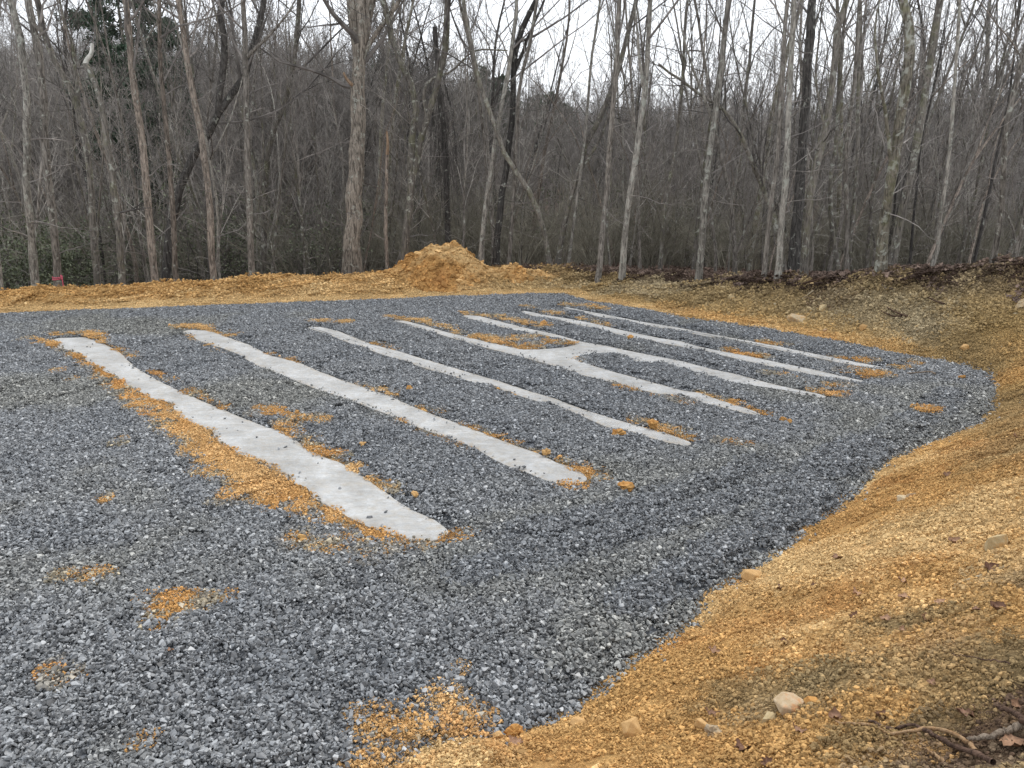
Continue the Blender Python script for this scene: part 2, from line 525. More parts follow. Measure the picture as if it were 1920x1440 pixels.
# bed under the loose stone
M_bed, nt, b = new_mat('stone_bed', .85, .2)
p = pos(nt)
vo = nt.nodes.new('ShaderNodeTexVoronoi'); vo.inputs['Scale'].default_value = 32
nt.links.new(p, vo.inputs['Vector'])
g = nt.nodes.new('ShaderNodeSeparateColor'); nt.links.new(vo.outputs['Color'], g.inputs['Color'])
k = maprange(nt, g.outputs[0], 0, 1, .45, 1.5)
c = attr_node(nt, 'col').outputs['Color']
nt.links.new(mixc(nt, 1.0, c, k, 'MULTIPLY'), b.inputs['Base Color'])
bump(nt, b, vo.outputs['Distance'], .8, .02)

# concrete
M_conc, nt, b = new_mat('concrete', .8, .3)
p = pos(nt)
big = noise(nt, p, 1.7, 4, .6, .6)
c = mixc(nt, maprange(nt, big, .35, .65, 0, 1), (.345, .348, .343), (.49, .50, .502))
st = noise(nt, scaled(nt, p, (3, 9, 3)), 1.2, 6, .7, 1.0)
c = mixc(nt, 1.0, c, maprange(nt, st, .3, .7, .8, 1.1), 'MULTIPLY')
speck = noise(nt, p, 75, 3, .7)
c = mixc(nt, 1.0, c, maprange(nt, noise(nt, p, 22, 5, .75), .3, .7, .88, 1.08), 'MULTIPLY')
c = mixc(nt, maprange(nt, speck, .30, .38, .65, 0), c, (.16, .155, .145))
dirt = noise(nt, p, 3.1, 5, .7)
c = mixc(nt, maprange(nt, dirt, .56, .72, 0, .5), c, (.36, .31, .23))
ed = attr_node(nt, 'edge').outputs['Fac']
ed2 = nt.nodes.new('ShaderNodeMath'); ed2.operation = 'MULTIPLY'
nt.links.new(ed, ed2.inputs[0]); nt.links.new(maprange(nt, noise(nt, p, 14, 4, .7), .4, .65, 0, .8), ed2.inputs[1])
c = mixc(nt, ed2.outputs[0], c, (.33, .27, .19))
nt.links.new(c, b.inputs['Base Color'])
hh = nt.nodes.new('ShaderNodeMath'); hh.operation = 'ADD'
nt.links.new(noise(nt, scaled(nt, p, (4, 12, 4)), 1.3, 4, .6, .8), hh.inputs[0])
nt.links.new(maprange(nt, noise(nt, p, 90, 4, .7), 0, 1, 0, .25), hh.inputs[1])
bump(nt, b, hh.outputs[0], .6, .04)


def bark(name, dark, light, lichen=0.0, scale=1.0, rough=.95, moss=0.0):
    m, nt, b = new_mat(name, rough, .1)
    tc = nt.nodes.new('ShaderNodeTexCoord').outputs['Object']
    oi = nt.nodes.new('ShaderNodeObjectInfo').outputs['Random']
    v = scaled(nt, tc, (16 * scale, 16 * scale, 2.6 * scale))
    ridge = noise(nt, v, 1.6, 6, .7, .8)
    c = mixc(nt, maprange(nt, ridge, .40, .60, 0, 1), dark, light)
    c = mixc(nt, 1.0, c, maprange(nt, oi, 0, 1, .75, 1.25), 'MULTIPLY')
    big = noise(nt, tc, 1.1, 3, .6)
    c = mixc(nt, 1.0, c, maprange(nt, big, .3, .7, .75, 1.25), 'MULTIPLY')
    if lichen:
        l = noise(nt, tc, 7.0 * scale, 5, .65, .5)
        c = mixc(nt, maprange(nt, l, .62 - .14 * lichen, .68 - .1 * lichen, 0, .85), c, (.34, .345, .30))
    if moss:
        l = noise(nt, tc, 3.0, 5, .7, .5)
        c = mixc(nt, maprange(nt, l, .5, .62, 0, moss), c, (.15, .16, .06))
    nt.links.new(c, b.inputs['Base Color'])
    bump(nt, b, ridge, .9, .02)
    return m


BARK = {
    'grey': bark('grey_bark', (.075, .066, .057), (.26, .235, .205), .3),
    'pale': bark('pale_bark', (.10, .092, .08), (.34, .315, .275), .6),
    'tan': bark('tan_bark', (.085, .071, .059), (.32, .268, .222), .2),
    'dark': bark('dark_bark', (.035, .032, .03), (.105, .098, .09), .22),
    'mid': bark('weathered_bark', (.075, .068, .06), (.20, .18, .155), .45, 1.0, .95, .25),
    'oak': bark('furrowed_bark', (.075, .064, .053), (.30, .26, .215), .3, .9),
    'lichen': bark('lichen_bark', (.075, .067, .053), (.24, .215, .17), .7, .9, .95, .3),
    'birch': bark('white_bark', (.4, .39, .35), (.62, .60, .54), .6),
    'wood': bark('split_wood', (.20, .13, .08), (.36, .26, .18), 0),
}


def twig_mat(name, a, b_):
    m, nt, b = new_mat(name, .95, .1)
    oi = nt.nodes.new('ShaderNodeObjectInfo').outputs['Random']
    n = noise(nt, pos(nt), 2.5, 3, .6)
    c = mixc(nt, maprange(nt, n, .35, .65, 0, 1), a, b_)
    c = mixc(nt, 1.0, c, maprange(nt, oi, 0, 1, .75, 1.25), 'MULTIPLY')
    nt.links.new(c, b.inputs['Base Color'])
    return m


M_twig = twig_mat('bare_twigs', (.11, .10, .092), (.26, .235, .215))
M_twigd = twig_mat('dark_twigs', (.06, .055, .051), (.15, .137, .127))
M_twigl = twig_mat('light_twigs', (.17, .156, .142), (.42, .39, .35))
M_brush = twig_mat('brush', (.12, .113, .088), (.29, .27, .215))
M_wood_far = twig_mat('far_wood', (.115, .106, .096), (.27, .25, .228))

# ------------------------------------------------------------------ the ground
ys = [-4.0]
while ys[-1] < 330:
    y = ys[-1]
    if y < 1.8: dy = .10
    elif y < 7: dy = .032
    elif y < 26: dy = .0052 * y
    else: dy = .04 * y
    ys.append(y + dy)
ys = np.array(ys)
NC = 380
tt = np.linspace(-1, 1, NC)
half = .85 * np.maximum(ys, 0) + 4.0
GX = half[:, None] * tt[None, :]; GY = np.repeat(ys[:, None], NC, 1)
gx, gy = GX.ravel(), GY.ravel()
gz, gd, gZ, gW, gB, gLF = ground(gx, gy, True)

C_OR = np.array((.56, .338, .132)); C_YE = np.array((.62, .445, .225)); C_RD = np.array((.47, .24, .085))
C_OL = np.array((.30, .23, .125)); C_GR = np.array((.40, .335, .22)); C_HU = np.array((.055, .036, .027)); C_LF = np.array((.14, .10, .08))
C_BR = np.array((.42, .29, .125))


# patches of other earth mixed into the clay: (pixels of a line, half width m, colour, strength)
PATCH_PX = [([(1640, 1180), (1720, 1165), (1800, 1150)], .16, C_OL * .85, .8), ([(1370, 1300), (1470, 1275), (1560, 1262), (1690, 1262)], .22, C_OL, .75), ([(1420, 1330), (1560, 1320)], .14, C_GR * .8, .6),
            ([(1560, 1400), (1700, 1380), (1800, 1350)], .16, C_OL * .8, .8), ([(1720, 1460), (1810, 1440), (1930, 1405)], .12, C_HU * 2.2, 1.0), ([(1860, 1300), (1930, 1235)], .16, C_OL * .55, .9),
            ([(1800, 1290), (1900, 1260)], .16, C_OL * .75, .8), ([(1880, 1360), (1930, 1340)], .2, C_HU * 2, .95), ([(1790, 1240), (1850, 1215)], .12, C_OL * .7, .6),
            ([(1650, 575), (1700, 600), (1750, 622)], .5, C_GR * 1.05, .8), ([(1800, 640), (1860, 690)], .5, C_OL * .8, .6), ([(1545, 552), (1560, 560)], .3, C_HU * 2, .8),
            ([(1740, 650), (1790, 668)], .3, C_OL * .6, .6), ([(1880, 760), (1915, 850)], .5, C_OL * .85, .7), ([(1660, 1060), (1730, 1050)], .12, C_RD, .5), ([(1420, 1180), (1520, 1150)], .2, C_RD, .45)]
PATCH = []
for line_, w_, c_, s_ in PATCH_PX:
    ph = [hit(a, b_) for a, b_ in line_]
    for q in range(len(ph) - 1):
        PATCH.append((ph[q][:2], ph[q + 1][:2], w_, np.asarray(c_), s_))


def lerp(a, b, t):
    return a + (b - a) * np.clip(t, 0, 1)[:, None]


def soil_colour(x, y, z=None, st=None):
    if st is None: z, d, Z, W, B, LF = ground(x, y, True)
    else: d, Z, W, B, LF = st
    n1 = fbm(x, y, .9, 4, 101); n2 = fbm(x, y, 2.6, 4, 111); n3 = fbm(x, y, .5, 3, 121); n4 = fbm(x, y, 5.0, 4, 131)
    c = np.repeat(C_OR[None], len(x), 0)
    c = lerp(c, C_YE, sstep(-.1, .5, n1 + .3 * n4) * .8)
    c = lerp(c, C_RD, sstep(.15, .6, n2) * .6)
    # packed pale strip along the far side of the pad, redder lane along the right bank's foot
    far = sstep(12, 16, y) * (1 - sstep(2.0, 5.0, x))
    c = lerp(c, C_YE, far * (1 - sstep(.5, 1.6, d)) * .7)
    c = lerp(c, C_OR * .93, far * sstep(.9, 1.8, d) * .8)
    # right bank: olive-brown cut face, humus at the crest, leaf litter behind
    tb = d / W
    bank = LF * sstep(.22, .62, tb + .22 * n2 + .1 * n4)
    c = lerp(c, C_BR, LF * sstep(.1, .4, tb + .2 * n1) * .8)
    c = lerp(c, C_OL, bank * .8)
    c = lerp(c, C_GR, bank * sstep(-.05, .35, n1) * .65)
    c = lerp(c, C_HU, LF * sstep(.15, .45, n2) * sstep(.5, .8, tb) * .8)
    # near slope: dull olive topsoil mixed into the clay, mostly towards the right corner
    near = (1 - sstep(5.5, 8.5, y)) * sstep(1.0, 2.4, d)
    c = lerp(c, C_OL, near * sstep(-.08, .22, n2 * .6 + n4 * .6 + .5 * sstep(1.2, 2.9, d) - .16) * .8)
    c = lerp(c, C_GR * .8, near * sstep(1.7, 2.6, d + .8 * n2) * .75)
    c = lerp(c, C_HU * 2.2, (1 - sstep(3.5, 5.0, y)) * sstep(2.35, 2.95, d + .7 * n4) * .85)
    c = lerp(c, C_HU * 2.2, near * sstep(.22, .34, n4) * sstep(1.0, 2.2, d) * .7)
    # right slope further off: brown haze of topsoil at the toe corner
    mid = sstep(7, 9, y) * (1 - sstep(12.5, 15, y)) * sstep(5.2, 7.5, x)
    c = lerp(c, C_BR * .85, mid * sstep(-.3, .3, n1 + .3) * .75)
    fl = np.maximum(LF, sstep(16, 20, y)) * sstep(-.35, .15, d - W + .25 * n2 - np.where(LF < .45, 1.1, 0))
    crest = LF * np.exp(-((d - W + .1 + .25 * n2) / .38) ** 2)
    c = lerp(c, C_LF * (1 + .0), fl)
    c = lerp(c, C_HU, np.clip(fl * sstep(.0, .5, n4 + n2) * .7, 0, 1))
    c = lerp(c, C_HU, crest * sstep(-.4, .2, n2 + .2))
    wx = x + .16 * fbm(x, y, 3.2, 3, 141); wy = y + .16 * fbm(x, y, 3.2, 3, 147)
    for a, b_, w_, pc_, s_ in PATCH:
        e = b_ - a; t = np.clip(((wx - a[0]) * e[0] + (wy - a[1]) * e[1]) / (float(e @ e) + 1e-9), 0, 1)
        dd = np.hypot(wx - a[0] - t * e[0], wy - a[1] - t * e[1]) / w_
        c = lerp(c, pc_, s_ * (.72 if pc_[0] > .12 else .9) * (1 - sstep(.25, 1.3, dd + .7 * n4 + .3 * n2)))
    return c * (1 + .22 * n4 + .16 * n1)[:, None]


gcol = soil_colour(gx, gy, gz, (gd, gZ, gW, gB, gLF))
nr = len(ys)
idx = np.arange(nr * NC).reshape(nr, NC)
quads = np.stack([idx[:-1, :-1], idx[:-1, 1:], idx[1:, 1:], idx[1:, :-1]], -1).reshape(-1, 4)
V = np.stack([gx, gy, gz], 1)
og = obj('ground', raw_mesh('ground', V, quads, [M_soil], True, {'col': gcol}))
tag(og, kind='structure')

# the stone bed (sheet under the loose stones)
nearp = gd < .1
sdg = np.full(len(gx), 9.0)
sdg[nearp] = strip_dist(gx[nearp], gy[nearp])
spg = np.zeros(len(gx)); spg[nearp] = spill(gx[nearp], gy[nearp])
pz = gravel_top(gx, gy, sdg, gd) - .022 + .02 * spg
pz = np.where(sdg < 0.01, -.045, pz)
pz = pz - .03 * sstep(-.12, .0, gd)
keep = (gd[quads] < -.05).all(1)
pq = quads[keep]
used = np.unique(pq); remap = np.zeros(len(gx), int); remap[used] = np.arange(len(used))
sc_p = soil_colour(gx[used], gy[used], None, (gd[used] * 0 + .5, gZ[used] * 0, gW[used], gB[used] * 0, gLF[used] * 0))
pcol = np.repeat(np.array([[.10, .107, .117]]), len(used), 0)
pcol = lerp(pcol, C_OR, sstep(.08, .35, spg[used]))
pad = obj('gravel_pad', raw_mesh('gravel_pad', np.stack([gx, gy, pz], 1)[used], remap[pq], [M_bed], True, {'col': pcol}))
tag(pad, kind='structure')

# ------------------------------------------------------------------ concrete footing strips
STRIP_LABEL = ['wide wavy concrete footing strip nearest the camera with orange clay along its left edge',
               'second concrete footing strip from the left, with a rounded near end',
               'third concrete footing strip from the left, between the rounded one and the joined pair',
               'pair of concrete footing strips joined by a cross link in the middle of the gravel',
               'thin concrete footing strip just beyond the joined pair',
               'farthest thin concrete footing strip, beside the orange lane under the bank']


def densify(poly, step):
    out = []
    for i in range(len(poly)):
        a, b = poly[i], poly[(i + 1) % len(poly)]
        n = max(1, int(np.linalg.norm(b - a) / step))
        for k in range(n): out.append(a + (b - a) * k / n)
    return np.array(out)


for k, poly in enumerate(STRIPS):
    P = densify(poly, .05)
    for _ in range(2): P = (np.roll(P, 1, 0) + P * 2 + np.roll(P, -1, 0)) / 4
    T = np.roll(P, -1, 0) - np.roll(P, 1, 0); T /= np.linalg.norm(T, axis=1, keepdims=True) + 1e-9
    Nn = np.stack([T[:, 1], -T[:, 0]], 1)
    area = .5 * np.sum(P[:, 0] * np.roll(P[:, 1], -1) - np.roll(P[:, 0], -1) * P[:, 1])
    if area < 0: Nn = -Nn
    P = P + Nn * (.007 * fbm(P[:, 0], P[:, 1], 4, 3, 7) + .008 * fbm(P[:, 0], P[:, 1], 17, 2, 9))[:, None]
    I1 = P - Nn * .085
    bm = bmesh.new()
    zt = lambda q, o: .004 * fbm(q[:, 0], q[:, 1], 3, 3, 3) + o
    lay = [np.column_stack([P, np.full(len(P), -.20)]), np.column_stack([P, zt(P, .006)]), np.column_stack([I1, zt(I1, .018)])]
    rings = [[bm.verts.new(v) for v in L] for L in lay]
    n = len(P)
    for r in range(2):
        for i in range(n):
            j = (i + 1) % n
            try: bm.faces.new((rings[r][i], rings[r][j], rings[r + 1][j], rings[r + 1][i]))
            except ValueError: pass
    f = bm.faces.new(rings[2])
    bmesh.ops.recalc_face_normals(bm, faces=bm.faces[:])
    bmesh.ops.triangulate(bm, faces=[f])
    me = bpy.data.meshes.new('concrete_strip'); bm.to_mesh(me); bm.free()
    me.materials.append(M_conc)
    a = me.attributes.new('edge', 'FLOAT', 'POINT')
    ev = np.concatenate([np.ones(2 * n), np.full(n, .35)]).astype(np.float32)
    a.data.foreach_set('value', ev)
    tag(obj('concrete_strip', me), STRIP_LABEL[k], 'concrete strip', 'concrete footing strips')

# ------------------------------------------------------------------ scatter by geometry nodes
def gn_scatter(name, pts, idx, rot, scl, tint, coll):
    me = bpy.data.meshes.new(name)
    me.vertices.add(len(pts)); me.vertices.foreach_set('co', np.asarray(pts, np.float32).ravel())
    def at(nm, typ, key, arr):
        a = me.attributes.new(nm, typ, 'POINT'); a.data.foreach_set(key, np.ascontiguousarray(arr).ravel())
    at('pick', 'INT', 'value', np.asarray(idx, np.int32))
    at('turn', 'FLOAT_VECTOR', 'vector', np.asarray(rot, np.float32))
    at('size', 'FLOAT', 'value', np.asarray(scl, np.float32))
    t = np.asarray(tint, np.float32)
    at('tint', 'FLOAT_COLOR', 'color', np.hstack([t, np.ones((len(t), 1), np.float32)]))
    o = obj(name, me)
    ng = bpy.data.node_groups.new(name + '_nodes', 'GeometryNodeTree')
    ng.interface.new_socket('Geometry', in_out='INPUT', socket_type='NodeSocketGeometry')
    ng.interface.new_socket('Geometry', in_out='OUTPUT', socket_type='NodeSocketGeometry')
    N, L = ng.nodes, ng.links
    gi, go = N.new('NodeGroupInput'), N.new('NodeGroupOutput')
    ci = N.new('GeometryNodeCollectionInfo')
    ci.inputs['Collection'].default_value = coll
    ci.inputs['Separate Children'].default_value = True
    ci.inputs['Reset Children'].default_value = True
    iop = N.new('GeometryNodeInstanceOnPoints')
    iop.inputs['Pick Instance'].default_value = True
    def named(nm, typ):
        q = N.new('GeometryNodeInputNamedAttribute'); q.data_type = typ; q.inputs['Name'].default_value = nm
        return next(s for s in q.outputs if s.enabled and s.name == 'Attribute')
    L.new(gi.outputs[0], iop.inputs['Points'])
    L.new(ci.outputs[0], iop.inputs['Instance'])
    L.new(named('pick', 'INT'), iop.inputs['Instance Index'])
    L.new(named('turn', 'FLOAT_VECTOR'), iop.inputs['Rotation'])
    L.new(named('size', 'FLOAT'), iop.inputs['Scale'])
    L.new(iop.outputs[0], go.inputs[0])
    md = o.modifiers.new('scatter', 'NODES'); md.node_group = ng
    return o


def hidden_coll(name):
    return bpy.data.collections.new(name)


def hull(rng, n, dims):
    p = rng.normal(size=(n, 3)); p /= np.linalg.norm(p, axis=1, keepdims=True)
    p = np.sign(p) * np.abs(p) ** .8
    p *= dims
    bm = bmesh.new()
    for q in p: bm.verts.new(q)
    r = bmesh.ops.convex_hull(bm, input=bm.verts[:])
    loose = [v for v in bm.verts if not v.link_faces]
    bmesh.ops.delete(bm, geom=loose, context='VERTS')
    bmesh.ops.triangulate(bm, faces=bm.faces[:])
    bm.verts.index_update()
    V = np.array([v.co[:] for v in bm.verts]); F = np.array([[v.index for v in f.verts] for f in bm.faces])
    bm.free()
    return V, F


def rot_mat(rng, tilt):
    a = rng.rand() * 2 * math.pi; b = rng.normal() * tilt; c = rng.normal() * tilt
    ca, sa, cb, sb, cc, s_c = math.cos(a), math.sin(a), math.cos(b), math.sin(b), math.cos(c), math.sin(c)
    Rz = np.array([[ca, -sa, 0], [sa, ca, 0], [0, 0, 1]]); Rx = np.array([[1, 0, 0], [0, cb, -sb], [0, sb, cb]]); Ry = np.array([[cc, 0, s_c], [0, 1, 0], [-s_c, 0, cc]])
    return Rx @ Ry @ Rz


rng = np.random.RandomState(11)
HULLS = [hull(rng, rng.randint(9, 13), np.array([1, rng.uniform(.6, .85), rng.uniform(.38, .6)])) for _ in range(28)]

CL_ST = hidden_coll('stone_clusters')
for k in range(8):
    acc = Acc()
    for i in range(156):
        V, F = HULLS[rng.randint(len(HULLS))]
        s = np.clip(.0138 * math.exp(rng.normal() * .38), .006, .031)
        r = .125 * math.sqrt(rng.rand()); a = rng.rand() * 6.283
        z = .004 + .016 * rng.rand() if i < 92 else .018 + .014 * rng.rand()
        acc.add(V @ rot_mat(rng, .6).T * s + np.array([r * math.cos(a), r * math.sin(a), z]), F, float(np.clip(rng.beta(1.5, 1.75), 0, 1)))
    obj('stone_cluster', acc.mesh('stone_cluster', [M_stone], False, 'tone'), coll=CL_ST)
CL_S1 = hidden_coll('single_stones')
for k in range(16):
    V, F = HULLS[k]
    acc = Acc(); acc.add(V @ rot_mat(rng, .35).T, F, float(rng.beta(1.5, 1.75)))
    obj('single_stone', acc.mesh('single_stone', [M_stone], False, 'tone'), coll=CL_S1)

# lumpy clods
def ico(sub):
    bm = bmesh.new(); bmesh.ops.create_icosphere(bm, subdivisions=sub, radius=1)
    V = np.array([v.co[:] for v in bm.verts]); F = np.array([[v.index for v in f.verts] for f in bm.faces]); bm.free()
    return V, F


ICO1, ICO2, ICO3 = ico(1), ico(2), ico(3)


def lump(rng, base, amp=.3, dims=(1, .85, .65)):
    V = base[0].copy(); k = rng.normal(size=(9, 3)) * 1.9; ph = rng.rand(9) * 6.28
    d = sum(np.sin(V @ k[i] + ph[i]) for i in range(9)) / 3.0
    V = V * (1 + amp * d + rng.normal(size=len(V)) * .08 * (amp / .3))[:, None]
    return V * np.array(dims)


CL_CL = hidden_coll('clod_clusters')
ICO0 = ico(1)
_bm = bmesh.new(); bmesh.ops.create_icosphere(_bm, subdivisions=1, radius=1); _bm.free()
for k in range(8):
    acc = Acc()
    for i in range(460):
        s = .0020 * (rng.pareto(1.9) + 1); s = min(s, .0105)
        if s < .005:
            V, F = HULLS[rng.randint(len(HULLS))]; V = V * (1, 1.05, 1.6)
        else:
            V = lump(rng, ICO2 if s > .0085 else ICO1, .42, (1, rng.uniform(.7, 1), rng.uniform(.55, .85))); F = (ICO2 if s > .0085 else ICO1)[1]
            V = V * (1 + rng.normal(size=len(V)) * .09)[:, None]
        r = .16 * math.sqrt(rng.rand()); a = rng.rand() * 6.283
        acc.add(V @ rot_mat(rng, .5).T * s + np.array([r * math.cos(a), r * math.sin(a), s * .3]), F, float(np.clip(rng.normal(.5, .26) + (.5 if rng.rand() < .04 else 0), 0, 1.3)))
    obj('clod_cluster', acc.mesh('clod_cluster', [M_clod], False, 'tone'), coll=CL_CL)
CL_C1 = hidden_coll('single_clods')
for k in range(10):
    acc = Acc(); acc.add((lambda q: q * (1 + rng.normal(size=len(q)) * .06)[:, None])(lump(rng, ICO2, .45, (1, rng.uniform(.7, 1), rng.uniform(.5, .8)))), ICO2[1], float(np.clip(rng.normal(.5, .2), 0, 1)))
    obj('single_clod', acc.mesh('single_clod', [M_clod], False, 'tone'), coll=CL_C1)


def jgrid(x0, x1, y0, y1, s, rng):
    X, Y = np.meshgrid(np.arange(x0, x1, s), np.arange(y0, y1, s))
    return (X + rng.uniform(-.5, .5, X.shape) * s).ravel(), (Y + rng.uniform(-.5, .5, X.shape) * s).ravel()


def in_view(x, y, m=.6):
    return (np.abs(x) < .70 * y + m) & (y > .5)


def rots(n, tilt, rng):
    return np.stack([rng.normal(size=n) * tilt, rng.normal(size=n) * tilt, rng.rand(n) * 6.283], 1)


def slope_rots(x, y, rng, jit=.06, fn=None):
    """random turn about the ground's own normal"""
    f = fn or ground
    e = .06
    gx_ = (f(x + e, y) - f(x - e, y)) / (2 * e) + rng.normal(size=len(x)) * jit
    gy_ = (f(x, y + e) - f(x, y - e)) / (2 * e) + rng.normal(size=len(x)) * jit
    n = np.stack([-gx_, -gy_, np.ones(len(x))], 1); n /= np.linalg.norm(n, axis=1, keepdims=True)
    a = rng.rand(len(x)) * 6.283
    u = np.stack([np.cos(a), np.sin(a), np.zeros(len(x))], 1)
    u = u - (u * n).sum(1, keepdims=True) * n; u /= np.linalg.norm(u, axis=1, keepdims=True)
    v = np.cross(n, u)
    M = np.stack([u, v, n], 2)            # columns = turned axes
    ry = -np.arcsin(np.clip(M[:, 2, 0], -1, 1)); rx = np.arctan2(M[:, 2, 1], M[:, 2, 2]); rz = np.arctan2(M[:, 1, 0], M[:, 0, 0])
    return np.stack([rx, ry, rz], 1)


def stone_tint(x, y):
    n = fbm(x, y, .45, 3, 201); n2 = fbm(x, y, 1.4, 3, 211)
    t = np.repeat(np.array([[1.0, 1.0, 1.0]]), len(x), 0)
    dusty = sstep(.05, .5, n + .35 * n2)
    t = lerp(t, np.array((1.02, .98, .86)), dusty * .9)
    t = lerp(t, np.array((.80, .82, .85)), sstep(.1, .5, -n2 - .3 * n) * .6)
    rd = ridge_dist(x, y)
    t = lerp(t, np.array((1.06, 1.02, .9)), np.exp(-((rd - .35) / .2) ** 2) * .7)
    t = lerp(t, np.array((.74, .76, .79)), np.exp(-((rd - .1) / .11) ** 2) * .6)
    sp_ = spill(x, y)
    t = lerp(t, np.array((1.5, 1.15, .62)), sstep(.04, .45, sp_) * .75)
    return t


# clusters over the pad
x, y = jgrid(-16, 8, 1.2, 20, .135, rng)
k = in_view(x, y, 1.2); x, y = x[k], y[k]
d = poly_sdf(x, y, PAD); sd = strip_dist(x, y)
sp = spill(x, y)
d = pad_edge(x, y, d)
k = (d < -.12) & (sd > .115) & (sp < .30 + .45 * rng.rand(len(x)))
cx, cy, csd = x[k], y[k], sd[k]
cz = gravel_top(cx, cy, csd, d[k])
pts = [np.stack([cx, cy, cz - .02], 1)]
gr1 = gn_scatter('gravel', pts[0], rng.randint(0, 8, len(cx)), rots(len(cx), .05, rng), rng.uniform(.85, 1.15, len(cx)), stone_tint(cx, cy), CL_ST)
tag(gr1, 'grey crushed stone spread over the whole building pad', 'gravel', kind='stuff')
# single stones along concrete, pad edge, in the soil spills and strewn past the edges
x, y = jgrid(-16, 9, 1.2, 20.5, .023, rng)
k = in_view(x, y, .5); x, y = x[k], y[k]
d = np.full(len(x), -9.0)
cells = np.floor(np.stack([x, y], 1) / .25).astype(int)
d = poly_sdf(x, y, PAD)
d = pad_edge(x, y, d); k = d < .5; x, y, d = x[k], y[k], d[k]
sd = strip_dist(x, y); sp = spill(x, y)
u = rng.rand(len(x))
prob = np.where(sd < .17, .95 * sstep(-.004, .022, sd), 0)
prob = np.maximum(prob, np.where(d > -.16, .95 * sstep(.035, -.03, d + .05 * fbm(x, y, 7, 2, 3)), 0))
prob = np.where((d < -.12) & (sd > .115), 0.0, prob)
prob = np.where((sp > .30) & (d < 0) & (sd > 0), np.maximum(prob * (1 - sp), .62 * (1 - sp) ** 1.5 * sstep(.0, .03, sd) + .035), prob)
prob = np.where((sp > .5) & (sd > 0), np.minimum(prob, .55 * (1 - sp) + .04), prob)
prob = np.maximum(prob, np.where(d > -.02, .16 * np.exp(-np.maximum(d, 0) / .10) * sstep(-.3, .3, fbm(x, y, 2.2, 3, 97)), 0))
prob = np.maximum(prob, np.where(sd < 0, .32 * np.exp(sd / .03) * sstep(-.2, .3, fbm(x, y, 3, 3, 98)) + .0015, 0))
k = u < prob
x, y, d, sd, sp = x[k], y[k], d[k], sd[k], sp[k]
z = np.where(sd < .0, .026, gravel_top(x, y, sd, d))
gout = ground(x, y)
z = np.where(d > -.10, np.maximum(gout + .006, z - .03 * (d > 0)), z + .012 * sp)
z = z + rng.uniform(-.006, .012, len(x))
size = np.clip(.0148 * np.exp(rng.normal(size=len(x)) * .3), .008, .034)
gr2 = gn_scatter('gravel_fringe', np.stack([x, y, z], 1), rng.randint(0, 16, len(x)), rots(len(x), .4, rng), size,
                 stone_tint(x, y) * rng.uniform(.6, 1.45, (len(x), 1)), CL_S1)
tag(gr2, 'loose crushed stones along the edges of the concrete and the clay', 'gravel', kind='stuff')
n_single = len(x)

# soil clods: near slope, banks, berm and spills
def clod_field(name, step, dens, box, label, scale=1.0, coll=CL_CL, ncol=8, far=None):
    pass


x, y = jgrid(-16, 12, .8, 24, .125, rng)
k = in_view(x, y, 1.0); x, y = x[k], y[k]
z, d, Z, W, B, LF = ground(x, y, True)
n = fbm(x, y, 1.3, 3, 301)
leafy = np.maximum(LF, 0) * sstep(-.2, .2, d - W)
k = (pad_edge(x, y, d) > -.01) & (d < 4.6) & (rng.rand(len(x)) < (.85 + .4 * n) * (1 - .85 * leafy)) & ~((d > 2.9) & (y > 17) & (x < 2))
X1, Y1, Z1, D1 = x[k], y[k], z[k], d[k]
st = (d[k], Z[k], W[k], B[k], LF[k])
col1 = soil_colour(X1, Y1, None, st)
far_boost = 1 + 1.5 * sstep(8, 17, Y1)
s1 = rng.uniform(.75, 1.25, len(X1)) * far_boost
flat = (Y1 > 12) & (D1 < .9)
s1 = np.where(flat, s1 * np.where(X1 > 3.5, .85, .5), s1); Z1 = Z1 + .004
x, y = jgrid(-16, 8, 1.2, 20, .07, rng)
k = in_view(x, y, 1.0); x, y = x[k], y[k]
d = poly_sdf(x, y, PAD); sp = spill(x, y); sd = strip_dist(x, y)
k = (d < 0) & (sd > .05) & (rng.rand(len(x)) < 1.2 * sstep(.06, .5, sp))
X2, Y2 = x[k], y[k]
Z2 = gravel_top(X2, Y2, sd[k], d[k]) - .006 + .022 * sp[k]
c2 = soil_colour(X2, Y2, None, tuple(q * np.ones(len(X2)) for q in (.5, 0, 2, 0, 0))) * np.array((1.02, .96, .92))
s2 = (.55 + .6 * sp[k]) * rng.uniform(.6, 1.1, len(X2))
PX = np.concatenate([X1, X2]); PY = np.concatenate([Y1, Y2]); PZ = np.concatenate([Z1, Z2])
so = gn_scatter('soil_clods', np.stack([PX, PY, PZ], 1), rng.randint(0, 8, len(PX)), np.vstack([slope_rots(X1, Y1, rng), rots(len(X2), .06, rng)]), np.concatenate([s1, s2]),
                np.vstack([col1, c2]) * rng.uniform(.88, 1.12, (len(PX), 1)), CL_CL)
tag(so, 'crumbly orange clay clods lying over the slopes, berm and gravel edges', 'soil', kind='stuff')
